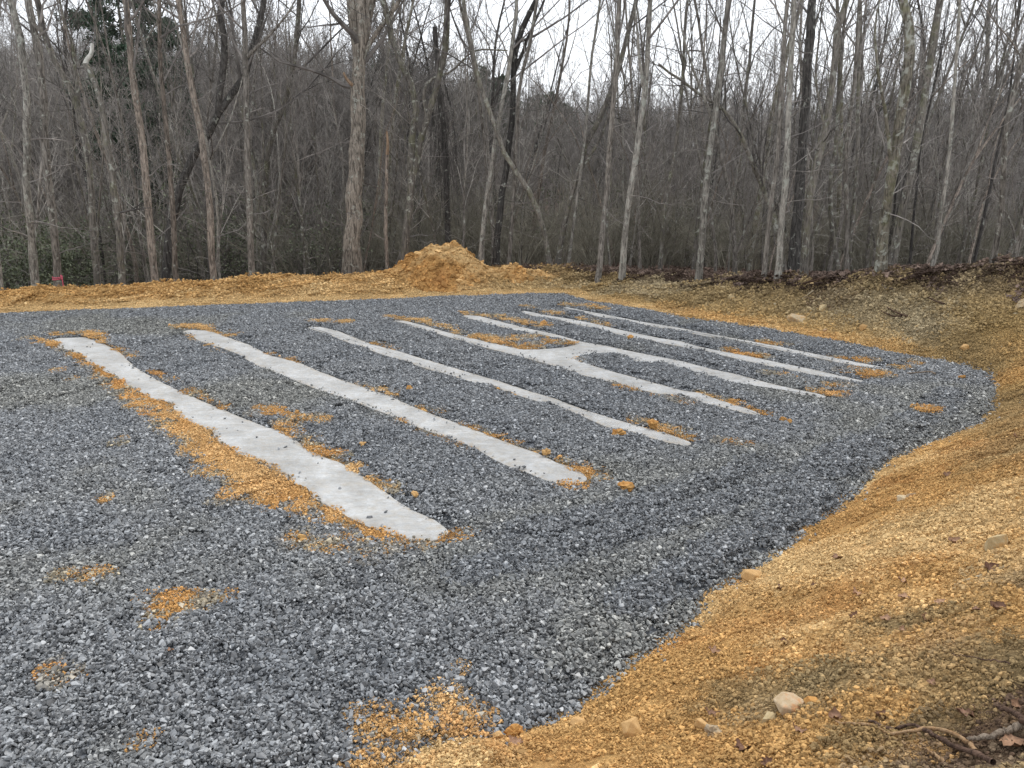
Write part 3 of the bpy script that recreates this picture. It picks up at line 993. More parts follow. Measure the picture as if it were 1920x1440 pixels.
# bigger single clods
x, y = jgrid(-16, 12, .8, 24, .11, rng)
k = in_view(x, y, .5); x, y = x[k], y[k]
z, d, Z, W, B, LF = ground(x, y, True)
n = fbm(x, y, .8, 3, 311)
berm = (y > 14) & (x < 3) & (d > .9)
leafy = np.maximum(LF, 0) * sstep(-.3, .1, d - W)
pr = np.where(berm, .26 + .4 * n, .05 + .12 * n) * (1 - leafy)
pr = np.where((LF > .4) & (d < W), .20 + .3 * n, pr)
pr = np.where((d < .5) & (y < 7), .07, pr)
pr = np.where((y > 12) & (d < .8), np.where(x > 3.5, .10, .02), pr)
k = (d > .0) & (d < 4.2) & (rng.rand(len(x)) < pr) & ~((d > 2.8) & (y > 17) & (x < 2))
xb, yb, zb = x[k], y[k], z[k]
stb = (d[k], Z[k], W[k], B[k], LF[k])
cb = soil_colour(xb, yb, None, stb)
cb = lerp(cb, C_YE * 1.05, (rng.rand(len(xb)) < .22) * .7)
cb = lerp(cb, np.array((.52, .45, .32)), ((rng.rand(len(xb)) < .25) & (LF[k] > .35)) * .8)
sb = np.clip(.0075 * (rng.pareto(2.2, len(xb)) + 1), 0, .035) * np.where(yb > 12, 1.7, 1.0)
x, y = jgrid(-14, 8, 1.2, 20, .06, rng)
sp = spill(x, y); d = poly_sdf(x, y, PAD); sd = strip_dist(x, y)
k = (sp > .1) & (d < 0) & (sd > .02) & (rng.rand(len(x)) < .3 * sp + .04)
xc, yc = x[k], y[k]; zc = gravel_top(xc, yc, sd[k], d[k]) + .01
cc = np.repeat(C_OR[None] * 1.05, len(xc), 0); cc = lerp(cc, C_RD * 1.05, rng.rand(len(xc)) * .8)
so2 = gn_scatter('clay_lumps', np.stack([np.concatenate([xb, xc]), np.concatenate([yb, yc]), np.concatenate([zb, zc])], 1),
                 rng.randint(0, 10, len(xb) + len(xc)), rots(len(xb) + len(xc), .5, rng),
                 np.concatenate([sb, .009 * (1 + rng.pareto(3, len(xc)))]).clip(0, .07), np.vstack([cb, cc]) * rng.uniform(.8, 1.15, (len(xb) + len(xc), 1)), CL_C1)
tag(so2, 'larger lumps of orange clay strewn over the bare earth', 'clay', kind='stuff')

# ------------------------------------------------------------------ dirt pile
prof_px = np.array([(676, 529), (690, 523), (715, 513), (735, 503), (763, 488), (782, 478), (800, 466), (826, 462), (846, 458), (868, 467), (883, 483),
                    (900, 497), (922, 507), (938, 510), (952, 507), (968, 505), (988, 515), (1010, 520), (1040, 527), (1070, 536)], float)
PY0 = 20.6
pw = np.array([at_y(a, b_, PY0) for a, b_ in prof_px])
base0 = .08
xs = np.arange(pw[0, 0] - .1, pw[-1, 0] + .2, .035); yv = np.arange(-1.7, 1.7, .035)
PXg, PYg = np.meshgrid(xs, yv)
H = np.interp(xs, pw[:, 0], pw[:, 2]) - base0
H = H + .05 + .10 * sstep(-.6, .2, xs)
H = np.convolve(np.pad(H, 3, mode='edge'), np.ones(7) / 7, 'valid')
gpz = ground(PXg.ravel(), PYg.ravel() + PY0).reshape(PXg.shape)
wig = .12 * fbm(PXg, PYg, 1.4, 3, 401)
hh_ = H[None, :] - .70 * np.abs(PYg + wig) * (1 + .0 * PYg) + .05
hh_ = np.where(hh_ > .85 * H[None, :], .85 * H[None, :] + (hh_ - .85 * H[None, :]) * .8, hh_)
hh_ = hh_ + .09 * fbm(PXg, PYg, 2.3, 4, 411, .6) + .05 * fbm(PXg, PYg, 7, 3, 421, .6)
zz = base0 + hh_
vis = zz > gpz - .06
ii = np.arange(PXg.size).reshape(PXg.shape)
q = np.stack([ii[:-1, :-1], ii[:-1, 1:], ii[1:, 1:], ii[1:, :-1]], -1).reshape(-1, 4)
q = q[vis.ravel()[q].any(1)]
used = np.unique(q); rm = np.zeros(PXg.size, int); rm[used] = np.arange(len(used))
pv = np.stack([PXg.ravel(), PYg.ravel(), zz.ravel()], 1)[used]
nn = fbm(pv[:, 0], pv[:, 1], 1.2, 4, 431)
pc = lerp(np.repeat(np.array([[.45, .25, .09]]), len(pv), 0), C_RD * .95, sstep(.0, .5, nn))
pc = lerp(pc, C_YE, sstep(.1, .6, -nn) * .6)
pile_root = empty('dirt_pile', (0, PY0, 0), 'tall heap of orange clay at the far edge of the gravel before the trees', 'dirt pile')
obj('heap', raw_mesh('dirt_heap', pv, rm[q], [M_soil], True, {'col': pc}), pile_root)
sel = rng.choice(len(pv), 4200)
lum = gn_scatter('loose_clods', pv[sel] + rng.normal(size=(4200, 3)) * .01, rng.randint(0, 10, 4200), rots(4200, .6, rng),
                 np.clip(.016 * (1 + rng.pareto(2.3, 4200)), 0, .08), pc[sel] * rng.uniform(.75, 1.25, (4200, 1)), CL_C1)
lum.parent = pile_root; lum['kind'] = 'stuff'

# ------------------------------------------------------------------ stones and lumps one can single out
M_rock = {}


def rock_mat(name, a, b_, c_=None):
    m, nt, b = new_mat(name, .85, .25)
    tc = nt.nodes.new('ShaderNodeTexCoord').outputs['Object']
    n = noise(nt, tc, 14, 6, .7, .5)
    col = mixc(nt, maprange(nt, n, .35, .65, 0, 1), a, b_)
    col = mixc(nt, maprange(nt, noise(nt, tc, 11, 5, .65), .48, .62, 0, .85), col, c_ or (.46, .27, .10))
    nt.links.new(col, b.inputs['Base Color'])
    bump(nt, b, noise(nt, tc, 40, 6, .7), .6, .01)
    return m


M_rk_beige = rock_mat('beige_stone', (.36, .27, .14), (.50, .41, .25))
M_rk_tan = rock_mat('tan_stone', (.42, .25, .10), (.57, .37, .17))
M_rk_white = rock_mat('white_orange_stone', (.36, .26, .15), (.50, .41, .29), (.46, .20, .07))
M_rk_pale = rock_mat('pale_stone', (.36, .28, .17), (.50, .41, .28))
M_rk_clay = rock_mat('clay_lump', (.34, .16, .045), (.52, .28, .085))
M_rk_grey = rock_mat('grey_stone', (.28, .22, .15), (.40, .33, .23))

ROCKS = [  # px, py, width px, height px, material, angular, label, name
    (1867, 1030, 40, 40, M_rk_beige, 1, 'squarish pale beige rock on the orange slope near the right edge', 'rock'),
    (1412, 1086, 44, 26, M_rk_tan, 1, 'tan rock sitting where the gravel meets the orange slope', 'rock'),
    (1478, 1330, 58, 36, M_rk_white, 1, 'white rock stained orange, low on the olive earth', 'rock'),
    (1520, 1318, 30, 14, M_rk_clay, 1, 'flat rust fragment beside the white stained rock', 'rock'),
    (1187, 1374, 46, 36, M_rk_tan, 1, 'blocky tan rock half buried at the bottom of the slope', 'rock'),
    (1440, 1354, 28, 26, M_rk_beige, 1, 'yellowish stone just below left of the white stained rock', 'rock'),
    (1316, 1366, 28, 24, M_rk_tan, 1, 'ochre stone beside a dead leaf, left of a greyish one', 'rock'),
    (1336, 1378, 30, 24, M_rk_grey, 0, 'greyish lump next to the ochre stone and dead leaf', 'rock'),
    (1694, 938, 26, 14, M_rk_pale, 1, 'chalky broken stone halfway up the right slope', 'rock'),
    (1708, 932, 18, 14, M_rk_white, 1, 'smaller white stone touching the chalky broken one', 'rock'),
    (1596, 1226, 9, 8, M_rk_white, 0, 'tiny white pebble in the middle of the orange slope', 'rock'),
    (1085, 1357, 32, 16, M_rk_tan, 1, 'flat tan slab lying on the gravel border near the bottom', 'rock'),
    (965, 1378, 26, 22, M_rk_clay, 0, 'red clay lump at the gravel edge beside the upturned brown leaf', 'clod'),
    (935, 1385, 18, 14, M_rk_tan, 0, 'pale clod just left of the red lump at the gravel edge', 'clod'),
    (1372, 562, 15, 15, M_rk_beige, 1, 'round straw stone high on the low bank', 'rock'),
    (1393, 549, 10, 8, M_rk_pale, 1, 'small whitish stone above the round straw one on the bank', 'rock'),
    (1360, 543, 26, 9, M_rk_beige, 1, 'long yellow slab lying at the leaf line of the low bank', 'rock'),
    (1498, 600, 44, 20, M_rk_pale, 1, 'broad pale rock set in the bank above the orange lane', 'rock'),
    (1546, 580, 30, 12, M_rk_beige, 1, 'low buff rock showing in the bank above the broad pale one', 'rock'),
    (1547, 621, 9, 7, M_rk_white, 1, 'small white stone at the foot of the bank', 'rock'),
    (1619, 617, 17, 14, M_rk_tan, 1, 'tan rock low on the bank right of the broad pale one', 'rock'),
    (1720, 622, 10, 8, M_rk_grey, 1, 'small grey stone on the bank under the dark brush', 'rock'),
    (1696, 640, 12, 10, M_rk_pale, 1, 'light stone below the small grey one on the bank', 'rock'),
    (1808, 655, 16, 13, M_rk_tan, 1, 'tan stone at the foot of the tall bank by the gravel corner', 'rock'),
    (1916, 574, 18, 18, M_rk_pale, 0, 'smooth pale boulder high on the bank at the right edge', 'rock'),
    (1564, 532, 6, 6, M_rk_white, 0, 'tiny white stone at the leaf line', 'rock'),
    (1798, 532, 8, 4, M_rk_white, 1, 'thin white stone just under the dark bank crest', 'rock'),
    (1157, 814, 25, 15, M_rk_clay, 0, 'biggest clay clod on the gravel, below the third strip', 'clod'),
    (1226, 798, 17, 16, M_rk_clay, 0, 'upright rust clod touching the top edge of the third strip', 'clod'),
    (1024, 849, 15, 12, M_rk_tan, 0, 'yellow clod on the edge of the second strip', 'clod'),
    (1172, 915, 26, 15, M_rk_clay, 0, 'crumbling brown clod alone on the gravel near the rounded strip end', 'clod'),
    (768, 729, 9, 10, M_rk_clay, 0, 'brown clod standing on gravel between the second and third strips', 'clod'),
    (1183, 634, 10, 6, M_rk_clay, 0, 'small clod on the upper edge of the thin strip past the joined pair', 'clod'),
    (779, 928, 11, 9, M_rk_tan, 0, 'tan clod on gravel between the two nearest strips', 'clod'),
    (681, 833, 9, 6, M_rk_tan, 0, 'small flat tan clod left of the second strip', 'clod'),
    (1468, 787, 11, 7, M_rk_clay, 0, 'left of two rust clods past the joined pair', 'clod'),
    (1479, 792, 8, 6, M_rk_clay, 0, 'right and smaller of two rust clods past the joined pair', 'clod'),
    (1027, 633, 6, 5, M_rk_tan, 0, 'small clod on top of the joined strips', 'clod'),
    (1802, 709, 10, 6, M_rk_clay, 0, 'single clod near the far right corner of the gravel', 'clod'),
]
for i, (px, py, w, h, mat, ang, lab, nm) in enumerate(ROCKS):
    p = hit(px, py)
    on_pad = poly_sdf(p[:1], p[1:2], PAD)[0] < 0
    if on_pad: p = at_z(px, py, .05); 
    dist = np.linalg.norm(p - np.array([0, 0, CAM_Z]))
    sx = w / 2 * dist / FPX; sz = h / 2 * dist / FPX
    rr = np.random.RandomState(50 + i)
    if ang:
        V, F = hull(rr, 15, np.array([1, .85, 1])); acc_s = False
    else:
        V = lump(rr, ICO3, .42, (1, .9, 1)); V = V * (1 + rr.normal(size=len(V)) * .035)[:, None]; F = ICO3[1]; acc_s = False
    V = V * np.array([sx, sx * .85, sz * 1.05])
    a = rr.uniform(-.4, .4); V = V @ np.array([[math.cos(a), -math.sin(a), 0], [math.sin(a), math.cos(a), 0], [0, 0, 1]]).T
    me = raw_mesh(nm, V, F, [mat], acc_s)
    if ang:
        bm = bmesh.new(); bm.from_mesh(me)
        bmesh.ops.bevel(bm, geom=bm.edges[:], offset=sx * .035, segments=1, affect='EDGES')
        bm.to_mesh(me); bm.free()
    o = obj(nm, me, None, (p[0], p[1], p[2] + sz * .42))
    tag(o, lab, 'rock' if nm == 'rock' else 'clod', 'rocks on the bare earth' if nm == 'rock' else 'clay clods on the gravel')

pb = at_y(945, 515, PY0)
o = obj('rock', raw_mesh('rock', lump(np.random.RandomState(3), ICO3, .2, (.085, .08, .085)), ICO3[1], [M_rk_clay], True), None, tuple(pb))
tag(o, 'round brown stone perched on the right shoulder of the dirt heap', 'rock', 'rocks on the bare earth')

# ------------------------------------------------------------------ sticks and roots
def smooth_path(pts, n):
    pts = np.asarray(pts, float)
    if len(pts) > 2:
        ext = np.vstack([2 * pts[0] - pts[1], pts, 2 * pts[-1] - pts[-2]])
        out = []
        for i in range(1, len(ext) - 2):
            p0, p1, p2, p3 = ext[i - 1:i + 3]
            for t in np.linspace(0, 1, 10, endpoint=False):
                out.append(.5 * (2 * p1 + (p2 - p0) * t + (2 * p0 - 5 * p1 + 4 * p2 - p3) * t ** 2 + (3 * p1 - p0 - 3 * p2 + p3) * t ** 3))
        out.append(pts[-1]); pts = np.array(out)
    s = np.r_[0, np.cumsum(np.linalg.norm(np.diff(pts, axis=0), axis=1))]
    q = np.linspace(0, s[-1], n)
    return np.stack([np.interp(q, s, pts[:, k]) for k in range(3)], 1)


M_st_dark = bark('stick_bark', (.05, .032, .024), (.14, .09, .065), 0, 2)
M_st_pale = bark('root_skin', (.34, .20, .10), (.5, .34, .2), 0, 2)
M_st_grey = bark('grey_stick', (.13, .10, .075), (.30, .245, .19), 0, 2)
M_st_white = bark('bare_root', (.36, .28, .17), (.55, .47, .34), 0, 2)
STICKS = [
    ([(1628, 1366), (1670, 1382), (1703, 1374), (1730, 1384), (1773, 1409), (1813, 1426), (1860, 1446)], 9, M_st_dark, .02, 'dark brown stick snaking over the olive earth at the bottom right', 'stick'),
    ([(1567, 1366), (1600, 1372), (1640, 1374), (1668, 1389), (1710, 1383), (1753, 1379), (1783, 1389), (1810, 1405), (1826, 1424)], 7, M_st_pale, .014, 'thin pale orange root winding under the dark brown stick', 'root'),
    ([(1812, 1407), (1850, 1402), (1882, 1392), (1912, 1380)], 11, M_st_grey, .03, 'stout grey stick reaching the right edge at the bottom', 'stick'),
    ([(1868, 1355), (1895, 1365), (1918, 1388), (1940, 1415)], 13, M_st_dark, .05, 'thick dark branch in the bottom right corner', 'stick'),
    ([(1785, 1098), (1827, 1084), (1860, 1073), (1892, 1060)], 5.5, M_st_white, -.018, 'bare whitish root half buried in the slope below the beige rock', 'root'),
    ([(1718, 1412), (1745, 1425), (1765, 1442)], 5, M_st_pale, .012, 'short yellow twig at the bottom edge', 'twig'),
    ([(1780, 1238), (1830, 1245), (1890, 1255)], 2.5, M_st_dark, .01, 'very thin dark twig on the right slope', 'twig'),
    ([(1505, 538), (1545, 526), (1582, 510)], 4, M_st_dark, .05, 'long dark fallen branch lying in the leaves at the bank crest', 'branch'),
    ([(1662, 584), (1680, 594), (1700, 601)], 3, M_st_dark, .06, 'dark twig caught in the pale patch of the bank', 'twig'),
    ([(1652, 588), (1672, 597), (1690, 598)], 3, M_st_dark, .03, 'second dark twig under the first in the pale patch of the bank', 'twig'),
    ([(1735, 563), (1752, 571), (1770, 577)], 3.2, M_st_dark, .05, 'dark forked twig midway up the tall bank', 'twig'),
    ([(1503, 566), (1514, 558), (1524, 550)], 2.5, M_st_white, .04, 'short white stick slanting on the bank', 'twig'),
    ([(1652, 538), (1660, 546), (1672, 547)], 2.4, M_st_grey, .04, 'curled grey rootlet hanging at the bank crest', 'root'),
    ([(1700, 705), (1740, 702), (1753, 706)], 3, M_st_grey, .02, 'grey stick lying on the far right of the gravel', 'stick'),
]
for pts, w, mat, lift, lab, nm in STICKS:
    P = []
    for a, b_ in pts:
        h = hit(a, b_)
        if poly_sdf(h[:1], h[1:2], PAD)[0] < 0: h = at_z(a, b_, .06)
        P.append(h + np.array([0, 0, lift + .022]))
    P = np.array(P); dist = np.linalg.norm(P.mean(0) - np.array([0, 0, CAM_Z]))
    Q = smooth_path(P, 26)
    rr = np.random.RandomState(len(lab))
    Q += rr.normal(size=Q.shape) * .0025
    r0 = w / 2 * dist / FPX
    Rr = r0 * (1 - .45 * np.linspace(0, 1, 26)[::-1]) * (1 + .1 * rr.normal(size=26))
    V, F = tubes(Q[None], Rr[None], 8)
    n = len(V)
    caps = [np.array([[n - 8 + i, n - 8 + (i + 1) % 8, n - 8 + (i + 2) % 8, n - 8 + (i + 3) % 8] for i in (0,)])]
    root = obj(nm, raw_mesh(nm, V, F, [mat], True))
    tag(root, lab, nm)
# the bent bare stem arching right of the heap
arch = smooth_path([at_y(a, b_, 21.4) for a, b_ in [(942, 512), (955, 506), (975, 503), (992, 508), (1003, 519), (1008, 530)]], 20)
V, F = tubes(arch[None], np.linspace(.018, .012, 20)[None], 6)
tag(obj('stem', raw_mesh('stem', V, F, [M_st_white], True)), 'thin pale stem bent in an arch beside the dirt heap', 'stem')

# ------------------------------------------------------------------ dead leaves
M_leaf, nt, b = new_mat('dead_leaf', .7, .3)
oi = nt.nodes.new('ShaderNodeObjectInfo').outputs['Random']
tc = nt.nodes.new('ShaderNodeTexCoord').outputs['Object']
c = mixc(nt, oi, (.13, .065, .04), (.36, .215, .13))
c = mixc(nt, 1.0, c, maprange(nt, noise(nt, tc, 60, 4, .6), .3, .7, .7, 1.25), 'MULTIPLY')
nt.links.new(c, b.inputs['Base Color'])


def leaf_mesh(rr, L, curl):
    """lobed oak leaf, a folded strip of quads either side of the midrib"""
    n = 13
    t = np.linspace(0, 1, n)
    wprof = np.sin(t * math.pi) ** .7 * .33 * (1 + .42 * np.sin(t * 6 * math.pi + rr.rand() * 2))
    wprof[0] = .015; wprof[-1] = .01
    V = []
    for s in (-1, 0, 1):
        for i in range(n):
            x_ = (t[i] - .5) * L; y_ = s * wprof[i] * L
            z_ = curl * L * ((t[i] - .5) ** 2 * 1.8) + abs(s) * wprof[i] * L * (.45 + .4 * math.sin(i * 1.3)) * (1 if curl > 0 else .6)
            V.append((x_, y_, z_ + rr.normal() * .004 * L))
    V = np.array(V)
    F = []
    for a in (0, 1):
        for i in range(n - 1):
            F.append((a * n + i, a * n + i + 1, (a + 1) * n + i + 1, (a + 1) * n + i))
    V = np.vstack([V, V - np.array([0, 0, .0015])])
    k = 3 * n
    F2 = [tuple(k + q for q in f[::-1]) for f in F]
    rim = list(range(n)) + [n + n - 1] + list(range(3 * n - 1, 2 * n - 1, -1)) + [n]
    R2 = [(rim[i], rim[(i + 1) % len(rim)], k + rim[(i + 1) % len(rim)], k + rim[i]) for i in range(len(rim))]
    return V, np.array(F + F2 + R2)


LEAVES = [
    (1790, 1021, 26, 'curled dark leaf left of the squarish beige rock'), (1855, 1070, 24, 'brown leaf just under the squarish beige rock'),
    (1695, 1096, 24, 'red-brown leaf in the middle of the slope'), (1608, 1119, 24, 'dark crumpled leaf in the middle of the slope'),
    (1694, 1124, 22, 'flat rosy leaf below the red-brown one'), (1762, 1133, 18, 'small dark leaf right of the flat rosy one'),
    (1460, 1107, 18, 'brown leaf right of the tan rock at the gravel edge'), (1527, 1101, 14, 'small leaf between the tan rock and the dark crumpled leaf'),
    (1570, 1050, 24, 'long leaf high on the slope near the gravel'), (1870, 1146, 30, 'crumpled leaf at the right edge of the slope'),
    (1830, 1147, 16, 'small leaf left of the crumpled one at the right edge'), (1340, 1226, 26, 'curled leaf near the gravel at the slope foot'),
    (1335, 1344, 26, 'pale leaf lying by the ochre stone'), (1392, 1412, 34, 'large curled leaf near the bottom edge'),
    (1436, 1434, 22, 'leaf at the bottom edge right of the large curled one'), (1648, 1348, 22, 'pinkish leaf on the olive earth above the roots'),
    (1808, 1345, 32, 'big dusty pink leaf above the sticks'), (1900, 1402, 44, 'big tan leaf under the stout grey stick'),
    (1495, 1375, 24, 'brown leaf below the white stained rock'), (1470, 1208, 18, 'pale small leaf in the middle of the lower slope'),
    (967, 1398, 30, 'upturned brown leaf at the gravel edge by the bottom'), (1565, 1350, 26, 'greyish leaf fragment above the pale root'),
    (1660, 1165, 20, 'leaf in the dull patch of the mid slope'), (1905, 1330, 24, 'leaf on the dark earth near the right edge'),
    (1745, 1285, 16, 'small leaf on the lower right slope'), (1600, 1160, 18, 'dark leaf below the dark crumpled one'),
    (1690, 1185, 14, 'tiny leaf on the olive band of the slope'), (1735, 1165, 20, 'two-toned leaf on the olive band of the slope'),
    (1905, 823, 16, 'dark leaf at the toe of the tall bank on the right edge'), (1775, 893, 14, 'leaf beside the tall bank toe'),
    (320, 1223, 12, 'orange leaf scrap lying on the gravel')]
for i, (px, py, w, lab) in enumerate(LEAVES):
    p = hit(px, py)
    if poly_sdf(p[:1], p[1:2], PAD)[0] < 0: p = at_z(px, py, .075)
    L = w * .98 * np.linalg.norm(p - np.array([0, 0, CAM_Z])) / FPX
    rr = np.random.RandomState(900 + i)
    V, F = leaf_mesh(rr, L, rr.uniform(.3, 1.0))
    o = obj('dead_leaf', raw_mesh('dead_leaf', V, F, [M_leaf], True), None, (p[0], p[1], p[2] + .014))
    o.rotation_euler = (rr.uniform(-.3, .5), rr.uniform(-.4, .4), rr.uniform(-.8, .8) + (0 if rr.rand() < .6 else 1.5))
    tag(o, lab, 'leaf', 'dead leaves on the slope')

# leaf litter behind the bank crest and in the woods' edge
CL_LF = hidden_coll('leaf_clusters')
M_lit, nt, b = new_mat('leaf_litter', .8, .2)
tone = attr_node(nt, 'tone').outputs['Fac']
c = mixc(nt, tone, (.075, .052, .042), (.34, .25, .20))
nt.links.new(c, b.inputs['Base Color'])
for k in range(6):
    acc = Acc()
    for i in range(42):
        L = rng.uniform(.06, .12)
        V, F = leaf_mesh(rng, L, rng.uniform(.2, 1.0))
        V = V @ rot_mat(rng, .55).T
        r = .3 * math.sqrt(rng.rand()); a = rng.rand() * 6.283
        acc.add(V + np.array([r * math.cos(a), r * math.sin(a), .02 + .03 * rng.rand()]), F[:24], float(rng.rand() ** 1.3))
    obj('leaf_cluster', acc.mesh('leaf_cluster', [M_lit], False, 'tone'), coll=CL_LF)
x, y = jgrid(-22, 26, 9, 40, .30, rng)
k = in_view(x, y, 1.0); x, y = x[k], y[k]
z, d, Z, W, B, LF = ground(x, y, True)
w_ = np.maximum(LF, sstep(18, 20, y) * (x < 2.5))
off = np.where(LF < .45, 1.4, -.1)
pr = w_ * sstep(-.3, .3, d - W - off + .3 * fbm(x, y, 2, 3, 501)) * (d < 16)
pr = np.maximum(pr, .07 * LF * sstep(.3, .9, d / W))
k = (d > .4) & (rng.rand(len(x)) < pr * .9)
lit = gn_scatter('leaf_litter', np.stack([x[k], y[k], z[k]], 1), rng.randint(0, 6, k.sum()), slope_rots(x[k], y[k], rng), rng.uniform(.8, 1.2, k.sum()), np.ones((k.sum(), 3)), CL_LF)
tag(lit, 'carpet of dead brown leaves on the woodland floor behind the bank', 'leaf litter', kind='stuff')

# ------------------------------------------------------------------ trees
def grow(P, R, k, t0, t1, ang, ln, up, nseg, rr, wob=.12, lenfall=.6, rad=.55, rmin=.003, angj=.25):
    """children of the tubes P (N,S,3) / R (N,S)"""
    N, S, _ = P.shape
    t = (np.arange(k)[None, :] + rr.rand(N, k)) / k * (t1 - t0) + t0
    f = t * (S - 1); i0 = np.clip(f.astype(int), 0, S - 2); fr = (f - i0)[..., None]
    n_ = np.arange(N)[:, None]
    base = P[n_, i0] * (1 - fr) + P[n_, i0 + 1] * fr
    tan = P[n_, i0 + 1] - P[n_, i0]; tan /= np.linalg.norm(tan, axis=2, keepdims=True) + 1e-9
    rp = R[n_, i0] * (1 - fr[..., 0]) + R[n_, i0 + 1] * fr[..., 0]
    rnd = rr.normal(size=(N, k, 3))
    perp = rnd - (rnd * tan).sum(2, keepdims=True) * tan
    perp /= np.linalg.norm(perp, axis=2, keepdims=True) + 1e-9
    a = ang + angj * rr.normal(size=(N, k, 1))
    dr = tan * np.cos(a) + perp * np.sin(a)
    Lp = np.linalg.norm(np.diff(P, axis=1), axis=2).sum(1)[:, None]
    rel = (t - t0) / max(1e-6, t1 - t0)
    L = Lp * ln * (1 - lenfall * rel) * rr.uniform(.55, 1.25, (N, k))
    M = N * k
    dr = dr.reshape(M, 3); p = base.reshape(M, 3).copy(); L = L.reshape(M); r0 = np.minimum(rp.reshape(M) * rad * rr.uniform(.6, 1.1, M), L * .03 + rmin)
    out = np.empty((M, nseg, 3)); out[:, 0] = p
    for s in range(1, nseg):
        dr = dr + rr.normal(size=(M, 3)) * wob + np.array([0, 0, up])
        dr /= np.linalg.norm(dr, axis=1, keepdims=True)
        p = p + dr * (L / (nseg - 1))[:, None]
        out[:, s] = p
    tp = np.linspace(0, 1, nseg)
    Rr = np.maximum(r0[:, None] * (1 - .8 * tp[None, :]), rmin * .7)
    return out, Rr


def crown_levels(stems, rr, limbs=15, l2=6, l3=4, l4=2, t0=.4, ang=.75, up=.06, ln=.30, low=8, fine=.003):
    """stems: list of (P (S,3), R (S,)) -> list of tube batches"""
    out = []
    P1s, R1s = [], []
    for P, R in stems:
        k = max(3, int(limbs * len(P) / 20 * (1 if len(stems) == 1 else .7)))
        a, b_ = grow(P[None], R[None], k, t0, .98, ang, ln, up, 8, rr, .13, .55, .5, .006)
        P1s.append(a); R1s.append(b_)
        if low:
            c, d_ = grow(P[None], R[None], low, .08, max(.12, t0), 1.25, .10, .02, 6, rr, .2, .3, .2, .004); d_ = np.minimum(d_, .014)
            e_, f_ = grow(c, d_, 4, .25, 1, .7, .5, .03, 4, rr, .2, .4, .6, fine)
            out += [(c, d_, 3), (e_, f_, 3)]
    P1 = np.concatenate(P1s); R1 = np.concatenate(R1s); out.append((P1, R1, 5))
    if l2:
        P2, R2 = grow(P1, R1, l2, .2, 1, .7, .48, up, 6, rr, .14, .5, .6, .004); out.append((P2, R2, 4))
        if l3:
            P3, R3 = grow(P2, R2, l3, .2, 1, .65, .5, up, 4, rr, .16, .5, .6, fine); out.append((P3, R3, 3))
            if l4:
                P4, R4 = grow(P3, R3, l4, .25, 1, .6, .55, up * .6, 3, rr, .16, .4, .7, fine * .8); out.append((P4, R4, 3))
    return out


def to_mesh(name, batches, mats, smooth=True):
    acc = Acc()
    for P, R, s in batches:
        V, F = tubes(P, R, s); acc.add(V, F)
    return acc.mesh(name, mats, smooth)


def flare(R, P, amt=.5):
    h = P[:, 2] - P[0, 2]
    return R * (1 + amt * np.exp(-np.maximum(h, 0) / (R[0] * 2.5)))


def trunk_from_px(path, w, base_pt, rr, top=15.5, broken=False, w_top=None, n=22, w_end=None):
    """path of pixels from the base up, set at the base's distance, drawn on to the tree's full height"""
    Y = base_pt[1]
    pts = [base_pt]
    dy = 0.0
    for i, (a, b_) in enumerate(path[1:]):
        dy += rr.normal() * .10
        pts.append(at_y(a, b_, Y + dy))
    pts = np.array(pts)
    r0 = w / 2 * np.hypot(Y, CAM_Z) / FPX
    if not broken:
        while pts[-1, 2] < top:
            dlast = pts[-1] - pts[-2]; dlast /= np.linalg.norm(dlast)
            dlast = dlast * .8 + np.array([rr.normal() * .08, rr.normal() * .08, .35]); dlast /= np.linalg.norm(dlast)
            pts = np.vstack([pts, pts[-1] + dlast * 1.5])
    n = n if broken else n + 6
    P = smooth_path(pts, n)
    P[1:-1] += rr.normal(size=(n - 2, 3)) * r0 * .10
    hh = (P[:, 2] - P[0, 2]); hmax = max(hh.max(), .5)
    if broken: R = r0 * (1 - .3 * hh / hmax)
    else: R = r0 * (1 - .86 * (hh / hmax) ** 1.15)
    R = np.maximum(R, .008) * (1 + .05 * rr.normal(size=n))
    return P, R


